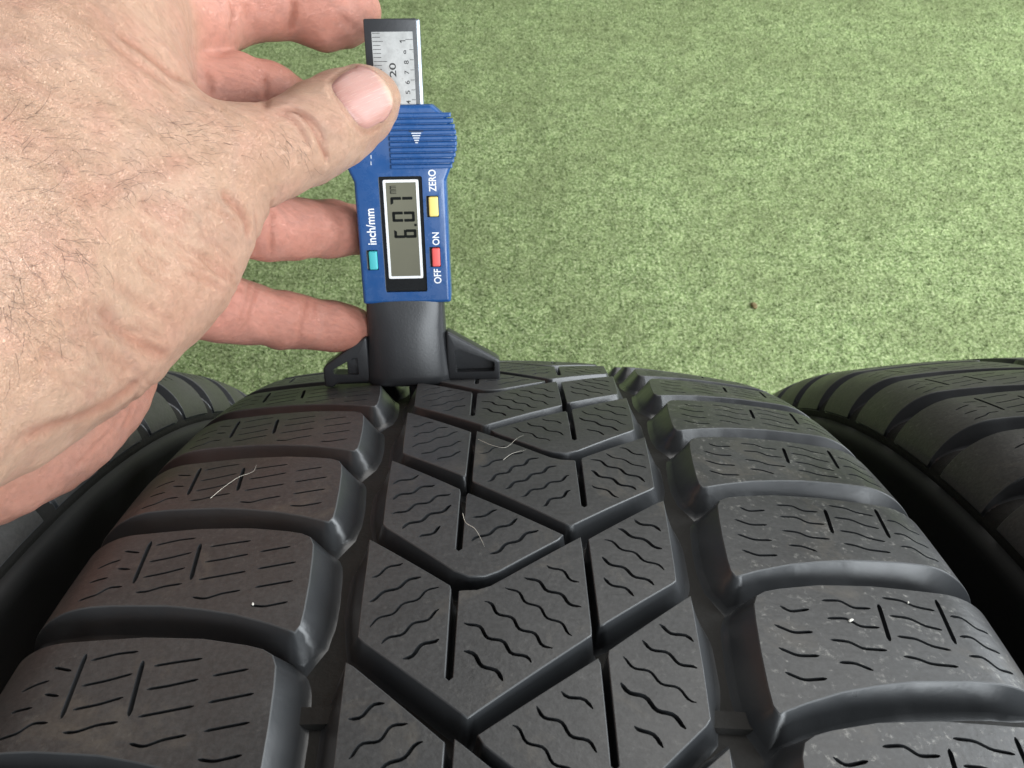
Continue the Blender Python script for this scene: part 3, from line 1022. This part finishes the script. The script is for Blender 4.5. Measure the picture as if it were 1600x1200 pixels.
def surface_nets(D):
    ins = D < 0
    nx, ny, nz = D.shape
    c = np.zeros((nx - 1, ny - 1, nz - 1), np.int8)
    for dx in (0, 1):
        for dy in (0, 1):
            for dz in (0, 1):
                c += ins[dx:nx - 1 + dx, dy:ny - 1 + dy, dz:nz - 1 + dz]
    cell = np.argwhere((c > 0) & (c < 8))
    vid = -np.ones(c.shape, np.int64); vid[tuple(cell.T)] = np.arange(len(cell))
    acc = np.zeros((len(cell), 3)); cnt = np.zeros(len(cell))
    cor = [(x, y, z) for x in (0, 1) for y in (0, 1) for z in (0, 1)]
    for p in cor:
        for ax in range(3):
            if p[ax] == 0:
                q = list(p); q[ax] = 1
                da = D[tuple((cell + p).T)]; db = D[tuple((cell + q).T)]
                m = (da < 0) != (db < 0)
                t = np.where(m, da / np.where(m, da - db, 1), 0)
                pos = np.tile(np.array(p, float), (len(cell), 1)); pos[:, ax] += t
                acc[m] += pos[m]; cnt[m] += 1
    V = cell + acc / cnt[:, None]
    F = []
    for ax in range(3):
        u, w = (ax + 1) % 3, (ax + 2) % 3
        s0 = [slice(None)] * 3; s1 = [slice(None)] * 3
        s0[ax] = slice(0, -1); s1[ax] = slice(1, None)
        e = np.argwhere(ins[tuple(s0)] != ins[tuple(s1)])
        e = e[(e[:, u] > 0) & (e[:, w] > 0) & (e[:, u] < D.shape[u] - 1) & (e[:, w] < D.shape[w] - 1)]
        flip = ins[tuple(e.T)]
        du = np.zeros(3, int); du[u] = 1; dw = np.zeros(3, int); dw[w] = 1
        q = np.stack([vid[tuple((e - du - dw).T)], vid[tuple((e - dw).T)], vid[tuple(e.T)], vid[tuple((e - du).T)]], 1)
        q[~flip] = q[~flip][:, ::-1]
        F.append(q)
    return V, np.concatenate(F), cell


HV, HF, cell = surface_nets(D)
pinkv = PINK[tuple(cell.T)]
HV = HV * VOX + lo


def smooth_verts(V, F, n, lam=0.5):
    E = np.concatenate([F[:, [0, 1]], F[:, [1, 2]], F[:, [2, 3]], F[:, [3, 0]]])
    for it in range(n):
        S_ = np.zeros_like(V); C_ = np.zeros(len(V))
        for i in range(3):
            S_[:, i] = np.bincount(E[:, 0], V[E[:, 1], i], len(V)) + np.bincount(E[:, 1], V[E[:, 0], i], len(V))
        C_ = np.bincount(E[:, 0], minlength=len(V)) + np.bincount(E[:, 1], minlength=len(V))
        V = V + lam * (S_ / C_[:, None] - V)
    return V


HV = smooth_verts(HV, HF, 5)


def vnormals(V, F):
    fn = np.cross(V[F[:, 2]] - V[F[:, 0]], V[F[:, 3]] - V[F[:, 1]])
    nn = np.zeros_like(V)
    for c_ in range(4):
        for i in range(3): nn[:, i] += np.bincount(F[:, c_], fn[:, i], len(V))
    return nn / (np.linalg.norm(nn, axis=1)[:, None] + 1e-9)


HN = vnormals(HV, HF)
BVH = BVHTree.FromPolygons([Vector(v) for v in HV], [tuple(f) for f in HF])


def on_hand(px, py):
    """where the line of sight through that photo pixel first meets the hand (mm) and its normal"""
    d = ray(px, py)
    h, nrm, _, _ = BVH.ray_cast(Vector(CAM_POS), Vector(d / np.linalg.norm(d)))
    if h is None: return None, None
    return np.array(h), np.array(nrm)


def spline(pts, k=8):
    P = np.array(pts, float)
    if len(P) < 3:
        t = np.linspace(0, 1, k)[:, None]; return P[0] * (1 - t) + P[-1] * t
    Q = np.vstack([2 * P[0] - P[1], P, 2 * P[-1] - P[-2]])
    out = []
    for i in range(1, len(Q) - 2):
        for t in np.linspace(0, 1, k, endpoint=False):
            a, b, c_, d_ = Q[i - 1:i + 3]
            out.append(0.5 * (2 * b + (c_ - a) * t + (2 * a - 5 * b + 4 * c_ - d_) * t * t + (3 * b - a - 3 * c_ + d_) * t ** 3))
    out.append(P[-1])
    return np.array(out)


# skin folds: (pixel polyline, depth mm, width mm); negative depth raises a soft ridge
FOLDS = [
    ([(-20, 100), (70, 150), (170, 185), (260, 225)], -0.55, 2.4),
    ([(0, 310), (90, 285), (170, 262), (250, 255)], -0.5, 2.2),
    ([(90, 345), (200, 300), (290, 268), (350, 246)], -0.7, 2.6),
    ([(60, 430), (150, 395), (250, 345), (320, 310)], -0.4, 2.4),
    ([(110, 320), (210, 278), (300, 240)], 0.35, 2.2),
    ([(20, 60), (90, 95), (150, 110)], -0.5, 2.4),
    ([(438, 172), (462, 172), (482, 190), (497, 216), (508, 240), (512, 252)], 0.95, 0.75),
    ([(452, 168), (476, 178), (498, 200), (510, 226)], 0.7, 0.6),
    ([(432, 176), (452, 184), (470, 204), (482, 232)], 0.55, 0.6),
    ([(466, 186), (484, 214), (492, 240)], -0.25, 1.2),
    ([(345, 300), (365, 318), (385, 345), (388, 372)], 0.8, 1.2),
    ([(330, 318), (352, 338), (372, 362)], 0.35, 0.9),
    ([(300, 130), (262, 112), (215, 72), (180, 48)], 0.8, 1.6),
    ([(285, 150), (240, 118), (195, 82), (165, 60)], 0.45, 1.3),
    ([(310, 118), (275, 95), (240, 65)], -0.4, 2.0),
    ([(364, 2), (366, 25), (362, 52)], 0.9, 0.9),
    ([(386, 5), (388, 30)], 0.35, 0.9),
    ([(458, 0), (458, 20), (452, 50)], 0.9, 0.8),
    ([(414, 115), (416, 140), (414, 170)], 0.7, 0.8),
    ([(322, 105), (328, 130), (330, 150)], 0.6, 1.0),
    ([(424, 312), (424, 350), (424, 400)], 0.55, 0.7),
    ([(398, 330), (402, 360), (398, 398)], 0.4, 0.8),
    ([(400, 444), (396, 470), (388, 500), (372, 522)], 0.5, 0.7),
    ([(390, 440), (384, 470), (372, 510)], 0.35, 0.7),
    ([(478, 466), (474, 495), (466, 530)], 0.45, 0.7),
    ([(492, 468), (488, 500)], 0.3, 0.7),
    ([(530, 26), (545, 36), (556, 46)], 0.6, 1.5),
    ([(150, 470), (190, 515), (235, 545), (265, 556)], 0.7, 1.5),
    ([(170, 440), (215, 470), (250, 490)], 0.35, 1.2),
    ([(120, 500), (170, 555), (215, 580)], 0.4, 1.5),
    ([(20, 690), (90, 665), (150, 640), (200, 610), (222, 592)], 0.8, 2.2),
    ([(215, 610), (205, 640), (190, 672)], 0.4, 0.9),
    ([(200, 625), (175, 670), (110, 735)], 0.3, 0.9),
    ([(100, 650), (150, 640), (185, 625)], -0.5, 3.0),
]
# fine parallel wrinkles running down over the ball of the thumb and the first knuckle
rw = random.Random(21)
for i in range(40):
    x = 205 + rw.uniform(0, 130); y = 300 + rw.uniform(0, 130)
    a = math.radians(33 + rw.uniform(-8, 8)); L_ = rw.uniform(30, 75)
    FOLDS.append(([(x, y), (x + L_ / 2 * math.cos(a), y + L_ / 2 * math.sin(a) + rw.uniform(-2, 2)), (x + L_ * math.cos(a), y + L_ * math.sin(a))], rw.uniform(0.2, 0.5), 0.5))
for i in range(34):
    x = 60 + rw.uniform(0, 170); y = 470 + rw.uniform(0, 130)
    a = math.radians(28 + rw.uniform(-10, 10)); L_ = rw.uniform(30, 80)
    FOLDS.append(([(x, y), (x + L_ / 2 * math.cos(a), y + L_ / 2 * math.sin(a) + rw.uniform(-3, 3)), (x + L_ * math.cos(a), y + L_ * math.sin(a))], rw.uniform(0.16, 0.42), 0.55))
for i in range(16):
    x = 30 + rw.uniform(0, 200); y = 130 + rw.uniform(0, 150)
    a = math.radians(-20 + rw.uniform(-30, 30)); L_ = rw.uniform(30, 70)
    FOLDS.append(([(x, y), (x + L_ / 2 * math.cos(a), y + L_ / 2 * math.sin(a)), (x + L_ * math.cos(a), y + L_ * math.sin(a))], rw.uniform(0.08, 0.22), 0.7))

# the nail's outline on the thumb (proximal edge first)
NAIL = [(515.0, 134), (523, 150), (534, 165), (545, 180), (556, 194), (565, 201.5), (573, 203), (584, 199), (597, 190), (608, 177), (613, 162), (611, 146), (603, 131), (592, 118), (578, 109), (562, 104), (547, 106), (532, 115), (521, 125)]
FOLDS.append(([(NAIL[0][0] - 2, NAIL[0][1]), *[(p[0] - 2.5, p[1] + 1.0) for p in NAIL[1:5]], (564, 205), (575, 207), (590, 202), (603, 192)], 0.45, 0.6))
FOLDS.append(([(514, 129), (520, 121), (533, 111), (548, 102)], 0.35, 0.6))
FOLDS.append(([(505, 130), (512, 150), (525, 170), (540, 190), (555, 205)], -0.25, 1.3))

disp = np.zeros(len(HV))
HV0 = HV.copy()
redden = np.zeros(len(HV))
for pts, dep, wid in FOLDS:
    P = []
    for q in spline(pts, 10):
        h, _ = on_hand(*q)
        if h is not None: P.append(h)
    if len(P) < 2: continue
    P = np.array(P)
    seg = np.linalg.norm(np.diff(P, axis=0), axis=1)
    P = P[np.concatenate([[True], seg < 12])]
    near = np.where(((HV0 > P.min(0) - 3 * wid) & (HV0 < P.max(0) + 3 * wid)).all(1))[0]
    if len(near) == 0: continue
    Q = HV0[near]
    best = np.full(len(near), 1e9); tb = np.zeros(len(near))
    for i in range(len(P) - 1):
        ab = P[i + 1] - P[i]; l2 = ab @ ab + 1e-9
        t = np.clip(((Q - P[i]) @ ab) / l2, 0, 1)
        d = np.linalg.norm(Q - P[i] - ab * t[:, None], axis=1)
        m = d < best
        best[m] = d[m]; tb[m] = (i + t[m]) / (len(P) - 1)
    fade = np.clip(np.minimum(tb, 1 - tb) * 6 + 0.25, 0, 1)
    g_ = np.exp(-(best / wid) ** 2) * fade
    disp[near] -= dep * g_
    if dep > 0.2: redden[near] = np.maximum(redden[near], g_ * min(dep, 0.8))
lump = np.zeros(len(HV))
for fr, am in ((0.16, 0.16), (0.33, 0.09), (0.62, 0.05)):
    for _ in range(5):
        kv = RNG.normal(size=3); kv *= fr * 2 / np.linalg.norm(kv)
        lump += am * np.sin(HV0 @ kv + RNG.uniform(0, 6.28)) / 1.5
HV = HV + HN * (disp + lump)[:, None]
HV = smooth_verts(HV, HF, 1, 0.25)
HN = vnormals(HV, HF)

n = N('skin')
g = n.coord()
pk = n.node('Attribute', attribute_name='pink').outputs['Fac']
fold = n.node('Attribute', attribute_name='fold').outputs['Fac']
blot = n.ramp(n.noise(g, 42, 5, 0.6), [(0.26, g3(0)), (0.74, g3(1))])
mott = n.noise(g, 320, 3, 0.6)
tan = n.mix(blot, (0.400, 0.243, 0.158), (0.560, 0.380, 0.270))
red = n.mix(blot, (0.47, 0.172, 0.122), (0.63, 0.285, 0.218))
base = n.mix(pk, tan, red)
base = n.mix(n.math('MULTIPLY', mott, 0.28), base, (0.40, 0.195, 0.135))
flush = n.ramp(n.noise(g, 70, 3, 0.5), [(0.48, g3(0)), (0.68, g3(1))])
base = n.mix(n.math('MULTIPLY', flush, 0.30), base, (0.56, 0.26, 0.20))
vein = n.ramp(n.noise(g, 26, 2, 0.4, 1.2), [(0.45, g3(0)), (0.5, g3(1)), (0.55, g3(0))])
base = n.mix(n.math('MULTIPLY', vein, 0.14), base, (0.26, 0.18, 0.16))
vor = n.node('TexVoronoi', feature='DISTANCE_TO_EDGE')
vor.inputs['Scale'].default_value = 620.0
wv = n.mix(0.012, g, n.node('TexNoise', Scale=300.0).outputs['Color'])
n.link(wv, vor.inputs['Vector'])
cells = n.ramp(vor.outputs['Distance'], [(0.0, g3(0)), (0.18, g3(1))])
stretch = n.node('Mapping'); stretch.inputs['Rotation'].default_value = (0.4, 0.5, 0.55); stretch.inputs['Scale'].default_value = (180, 900, 500)
n.link(g, stretch.inputs['Vector'])
lines = n.noise(stretch.outputs['Vector'], 1.0, 3, 0.6, 0.3)
fine_ = n.ramp(lines, [(0.34, g3(0.86)), (0.50, g3(1.0)), (0.66, g3(1.05))])
base = n.mix(0.75, base, n.mix(1.0, base, fine_, 'MULTIPLY'))
base = n.mix(0.35, base, n.mix(1.0, base, n.ramp(vor.outputs['Distance'], [(0.0, g3(0.78)), (0.16, g3(1.03))]), 'MULTIPLY'))
base = n.mix(n.math('MULTIPLY', fold, 0.65), base, (0.30, 0.10, 0.06))
n.set(Base_Color=base, Roughness=n.ramp(mott, [(0.3, g3(0.36)), (0.7, g3(0.52))]), Specular_IOR_Level=0.45)
n.p.subsurface_method = 'RANDOM_WALK'
n.set(Subsurface_Weight=0.14, Subsurface_Scale=0.0018)
n.p.inputs['Subsurface Radius'].default_value = (1.0, 0.42, 0.25)
hh = n.math('ADD', n.math('ADD', n.math('MULTIPLY', cells, 0.22), n.math('MULTIPLY', lines, 0.55)), n.math('MULTIPLY', n.noise(g, 160, 4), 0.9))
n.bump(hh, 1.0, 0.00042)
M_SKIN = n.m

hand_origin = A(-140, 470, 165)
# the forearm goes on out of the picture towards the elbow
_a = A(-330, 560, 128); _d = A(-620, 640, 118) - _a; _d /= np.linalg.norm(_d)
_d2 = _d + np.array([-0.1, -0.25, 0.12]); _d2 /= np.linalg.norm(_d2)
_ring = 72; _v = []; _f = []
for _i in range(60):
    _t = _i / 59.0
    _c = _a + _d * 250 * _t + (_d2 - _d) * 250 * _t * _t
    _x = np.cross(_d, [0, 0, 1.0]); _x /= np.linalg.norm(_x); _y = np.cross(_d, _x)
    _r = 31.6 + 9.0 * _t
    if _i == 59: _r *= 0.93
    for _k in range(_ring):
        _th = 2 * math.pi * _k / _ring
        _v.append(_c + (_x * math.cos(_th) * 1.04 + _y * math.sin(_th) * 0.98) * _r)
for _i in range(59):
    for _k in range(_ring):
        _k2 = (_k + 1) % _ring
        _f.append((_i * _ring + _k, _i * _ring + _k2, (_i + 1) * _ring + _k2, (_i + 1) * _ring + _k))
_cap = [(59 * _ring + _k, 59 * _ring + _k + 1, 59 * _ring + (_ring - 2 - _k), 59 * _ring + (_ring - 1 - _k)) for _k in range(_ring // 2 - 1)]
_f = np.array(_f + _cap)
_v = np.array(_v)
_fn = np.cross(_v[_f[0][2]] - _v[_f[0][0]], _v[_f[0][3]] - _v[_f[0][1]])
if _fn @ (_v[_f[0][0]] - _a) < 0: _f = _f[:, ::-1]
FV, FF = _v, _f + len(HV)


def hand_mesh():
    me = bpy.data.meshes.new('skin')
    V = ((np.vstack([HV, FV]) - hand_origin) * MM).astype(np.float32)
    Q = np.vstack([HF, FF]); nf = len(Q)
    me.vertices.add(len(V)); me.vertices.foreach_set('co', V.ravel())
    me.loops.add(nf * 4); me.loops.foreach_set('vertex_index', Q.astype(np.int32).ravel())
    me.polygons.add(nf); me.polygons.foreach_set('loop_start', np.arange(0, nf * 4, 4, dtype=np.int32))
    me.update(calc_edges=True)
    me.polygons.foreach_set('use_smooth', np.ones(nf, bool))
    pad = np.zeros(len(FV))
    for nm, val in (('pink', np.concatenate([pinkv, pad + 0.05])), ('fold', np.concatenate([redden, pad]))):
        at_ = me.attributes.new(nm, 'FLOAT', 'POINT'); at_.data.foreach_set('value', np.clip(val, 0, 1).astype(np.float32))
    me.materials.append(M_SKIN)
    return me


hand = empty('hand', hand_origin)
tag(hand, 'bare left hand with dark hairs pinching the gauge between thumb and fingers', 'hand')
link('skin', hand_mesh(), hand)

# nail ---------------------------------------------------------------
BVH = BVHTree.FromPolygons([Vector(v) for v in HV], [tuple(f) for f in HF])
n = N('nail')
g = n.coord()
mp = n.node('Mapping'); n.link(n.node('TexCoord').outputs['UV'], mp.inputs['Vector']); mp.inputs['Scale'].default_value = (3.0, 55.0, 1.0)
str_ = n.noise(mp.outputs['Vector'], 1.0, 4, 0.65)
uvn = n.node('SeparateXYZ'); n.link(n.node('TexCoord').outputs['UV'], uvn.inputs['Vector'])
tipm = n.ramp(uvn.outputs['X'], [(0.0, g3(0.55)), (0.10, g3(0.0)), (0.80, g3(0.0)), (0.96, g3(1))])
base = n.mix(str_, (0.30, 0.140, 0.115), (0.40, 0.225, 0.19))
base = n.mix(n.math('MULTIPLY', n.ramp(str_, [(0.58, g3(0)), (0.66, g3(1))]), 0.5), base, (0.52, 0.37, 0.31))
base = n.mix(n.math('MULTIPLY', tipm, 0.7), base, (0.52, 0.40, 0.28))
n.set(Base_Color=base, Roughness=0.36, Specular_IOR_Level=0.4, Subsurface_Weight=0.15, Subsurface_Scale=0.0015)
n.bump(str_, 0.35, 0.0002)
M_NAIL = n.m
npx = np.array(NAIL)
cx, cy = npx.mean(0)
gxx, gyy = np.meshgrid(np.arange(515, 616, 3.0), np.arange(102, 206, 3.0)); gxx, gyy = gxx.ravel(), gyy.ravel()
nl = ccw([tuple(p) for p in spline(NAIL + [NAIL[0]], 4)[:-1]])
ok = inside(offset_in(nl, 1.5), gxx, gyy)
pts = nl + list(zip(gxx[ok], gyy[ok]))
r = delaunay_2d_cdt([Vector(p) for p in pts], [(i, (i + 1) % len(nl)) for i in range(len(nl))], [], 1, 1e-4, False)
VV = []; UVn = []
ax_ = np.array([0.905, -0.425]); bx_ = np.array([0.425, 0.905])
for p in r[0]:
    h, nr_ = on_hand(p.x, p.y)
    dd = np.linalg.norm(np.array(nl) - np.array([p.x, p.y]), axis=1).min()
    q2 = np.array([p.x, p.y]) - (cx, cy)
    u_ = q2 @ ax_ / 100 + 0.5; w_ = q2 @ bx_ / 90 + 0.5
    if h is None:
        VV.append(None); UVn.append((u_, w_)); continue
    lift = -0.12 + 0.62 * min(dd / 9.0, 1.0) ** 0.6
    if u_ > 0.62: lift = max(lift, 0.35)
    VV.append(h + nr_ * lift); UVn.append((u_, w_))
good = [i for i, v in enumerate(VV) if v is not None]
for i, v in enumerate(VV):
    if v is None:
        j = min(good, key=lambda k_: (UVn[k_][0] - UVn[i][0]) ** 2 + (UVn[k_][1] - UVn[i][1]) ** 2); VV[i] = VV[j]
VV = np.array(VV)
tris = [tuple(f) for f in r[2]]
E_ = np.array([(f[a_], f[(a_ + 1) % len(f)]) for f in tris for a_ in range(len(f))])
edge_pts = np.zeros(len(VV), bool)
for i, p in enumerate(r[0]): edge_pts[i] = np.linalg.norm(np.array(nl) - np.array([p.x, p.y]), axis=1).min() < 0.3
for _ in range(4):
    S_ = np.stack([np.bincount(E_[:, 0], VV[E_[:, 1], c_], len(VV)) + np.bincount(E_[:, 1], VV[E_[:, 0], c_], len(VV)) for c_ in range(3)], 1)
    C_ = np.bincount(E_[:, 0], minlength=len(VV)) + np.bincount(E_[:, 1], minlength=len(VV))
    VV = np.where(edge_pts[:, None], VV, VV + 0.5 * (S_ / np.maximum(C_, 1)[:, None] - VV))
me = mesh_from('thumbnail', VV - hand_origin, tris, M_NAIL, True)
uvl = me.uv_layers.new(name='UVMap')
for lp in me.loops: uvl.data[lp.index].uv = UVn[lp.vertex_index]
bm = bmesh.new(); bm.from_mesh(me); bmesh.ops.recalc_face_normals(bm, faces=bm.faces)
fsum = sum((f.normal * f.calc_area() for f in bm.faces), Vector())
if fsum.dot(Vector(CAM_POS - A(572, 152, 205))) < 0: bmesh.ops.reverse_faces(bm, faces=bm.faces)
bm.to_mesh(me); bm.free()
nail = link('thumbnail', me, hand)
sol = nail.modifiers.new('thickness', 'SOLIDIFY'); sol.thickness = 0.0005; sol.offset = -1.0

# hairs --------------------------------------------------------------
def tubes(name, paths, radius, mat, sides=4):
    V = []; F = []
    for P in paths:
        P = np.array(P); m = len(P)
        T = np.gradient(P, axis=0); T /= np.linalg.norm(T, axis=1)[:, None] + 1e-9
        ref = np.array([0.31, 0.52, 0.79])
        U = np.cross(T, ref); U /= np.linalg.norm(U, axis=1)[:, None] + 1e-9
        W_ = np.cross(T, U)
        b = len(V)
        for i in range(m):
            rr_ = radius * (1 - 0.75 * (i / (m - 1)) ** 2)
            for k_ in range(sides):
                a = 2 * math.pi * k_ / sides
                V.append(P[i] + (U[i] * math.cos(a) + W_[i] * math.sin(a)) * rr_)
        for i in range(m - 1):
            for k_ in range(sides):
                k2 = (k_ + 1) % sides
                F.append((b + i * sides + k_, b + i * sides + k2, b + (i + 1) * sides + k2, b + (i + 1) * sides + k_))
    return V, F


M_HAIR = plain('dark_hair', (0.030, 0.018, 0.012), 0.45)
rh = random.Random(5)
paths = []; down = []
ZONES = [(285, 205, 44, 34, 20, 20, 22), (330, 235, 35, 28, 12, 20, 25), (440, 225, 24, 20, 16, 62, 18), (468, 240, 14, 18, 8, 68, 18),
         (150, 290, 90, 60, 18, 8, 45), (60, 400, 70, 70, 18, 35, 50), (30, 470, 40, 60, 14, 55, 50), (210, 290, 50, 30, 12, 0, 30), (40, 200, 40, 60, 10, -20, 40), (110, 390, 50, 40, 10, 35, 35), (15, 540, 20, 50, 5, 80, 50)]
for (zx, zy, sx_, sy_, cnt, dirn, jit) in ZONES:
    for _ in range(cnt):
        x = rh.gauss(zx, sx_ * 0.6); y = rh.gauss(zy, sy_ * 0.6)
        a = math.radians(dirn + rh.uniform(-jit, jit)); L_ = rh.uniform(18, 46) * (1.5 if zx < 150 else 0.9)
        curl = rh.uniform(-1.3, 1.3) / 8
        P = []
        k_ = 9
        for i in range(k_):
            h, nr_ = on_hand(x, y)
            if h is None: break
            P.append(h + nr_ * (0.02 + 0.9 * math.sin(math.pi * 0.75 * i / (k_ - 1)) * rh.uniform(0.5, 0.8) if i else h * 0 + 0.0))
            x += math.cos(a) * L_ / k_; y += math.sin(a) * L_ / k_; a += curl + rh.uniform(-0.08, 0.08)
        if len(P) == k_: paths.append(spline(P, 2))
for _ in range(700):
    x = rh.uniform(0, 350); y = rh.uniform(90, 560)
    if x > 150 and (y > 330 or y < 150): continue
    a = math.radians(24 + 30 * math.sin(x * 0.02 + y * 0.013) + rh.uniform(-18, 18)); L_ = rh.uniform(7, 22)
    P = []
    for i in range(5):
        h, nr_ = on_hand(x, y)
        if h is None: break
        P.append(h + nr_ * (0.01 + 0.3 * math.sin(math.pi * 0.8 * i / 4)))
        x += math.cos(a) * L_ / 5; y += math.sin(a) * L_ / 5; a += rh.uniform(-0.12, 0.12)
    if len(P) == 5: down.append(P)
Vd, Fd = tubes('hair', down, 0.02, M_HAIR, 3)
Vh, Fh = tubes('hair', paths, 0.03, M_HAIR, 3)
nb = len(Vh); Fh = Fh + [tuple(i + nb for i in f) for f in Fd]; Vh = Vh + Vd
hr = link('hair', mesh_from('hair', np.array(Vh) - hand_origin, Fh, M_HAIR, True), hand)
hr['kind'] = 'stuff'

# ------------------------------------------------------------------ small bits lying about
def on_tread(px, py):
    """where that line of sight meets the main tyre's tread face: (v, s)"""
    d = ray(px, py); t = 20.0
    def gap(t):
        P = CAM_POS + d * t
        return math.hypot(P[1], P[2] - R0) - (R0 - P[0] ** 2 / 1000.0)
    while t < 600 and gap(t) > 0: t += 0.5
    P = CAM_POS + d * t
    return P[0], R0 * math.atan2(P[1], P[2] - R0)


def tread_point(px, py, lift):
    v, s_ = on_tread(px, py)
    p = np.array(tp(v, s_, 0.0)) + np.array(tn(v, s_)) * lift
    return p + np.array([0, 0, R0])


M_FIBRE = plain('dry_fibre', (0.62, 0.58, 0.50), 0.6)
FIB = [([(723, 806), (728, 822), (742, 833), (752, 846), (757, 860)], 0.12, 'pale crooked fibre lying below the long thin slot of a centre block'),
       ([(747, 690), (768, 700), (790, 706), (806, 690), (818, 684)], 0.07, 'pale wispy fibre crossing a slanted groove between centre blocks'),
       ([(786, 722), (800, 714), (822, 709)], 0.08, 'short pale fibre beside the wispy fibre on the centre blocks'),
       ([(330, 782), (352, 765), (375, 752), (396, 741), (402, 732)], 0.085, 'long straight pale fibre on a brownish shoulder block under the hand')]
for pts, rad_, lab in FIB:
    rad_ *= 0.6
    P = spline([tread_point(x, y, 0.5 + 0.25 * ((i * 7) % 3)) for i, (x, y) in enumerate(pts)], 5)
    o_ = P[0].copy()
    Vf, Ff = tubes('dry_fibre', [P - o_], rad_, M_FIBRE, 4)
    ob = link('dry_fibre', mesh_from('dry_fibre', Vf, Ff, M_FIBRE, True))
    ob.location = Vector(o_ * MM)
    tag(ob, lab, 'fibre', 'stray fibres on the tread')


def crumb(name, p, size, mat, label, cat, seed):
    rr_ = random.Random(seed)
    bm = bmesh.new()
    bmesh.ops.create_icosphere(bm, subdivisions=2, radius=1.0)
    for v in bm.verts:
        v.co = Vector((v.co.x * size[0], v.co.y * size[1], v.co.z * size[2])) * (1 + rr_.uniform(-0.28, 0.28)) * MM
    me_ = bpy.data.meshes.new(name); bm.to_mesh(me_); bm.free()
    me_.materials.append(mat)
    ob = link(name, me_); ob.location = Vector(p) * MM
    ob.rotation_euler = (0, 0, rr_.uniform(0, 3))
    return tag(ob, label, cat)


M_CRUMB = plain('pale_grit', (0.66, 0.64, 0.58), 0.8)
M_SEED = plain('brown_seed', (0.16, 0.115, 0.045), 0.6)
crumb('grit', tread_point(1328, 972, 0.35), (0.5, 0.26, 0.22), M_CRUMB, 'white grain of grit caught in a zigzag sipe of a shoulder block', 'grit', 1)
crumb('grit', tread_point(1418, 943, 0.3), (0.25, 0.18, 0.16), M_CRUMB, 'white fleck of grit by the outer sipes of a shoulder block', 'grit', 2)
crumb('grit', tread_point(396, 946, 0.3), (0.25, 0.2, 0.16), M_CRUMB, 'pale grit at the end of a sipe on a brownish shoulder block', 'grit', 3)
d_ = ray(1178, 478); pg = CAM_POS + d_ * (CAM_POS[2] - 2.0) / -d_[2]
crumb('seed', pg, (6.0, 4.0, 3.0), M_SEED, 'small brown seed lying alone on the green carpet', 'seed', 4)
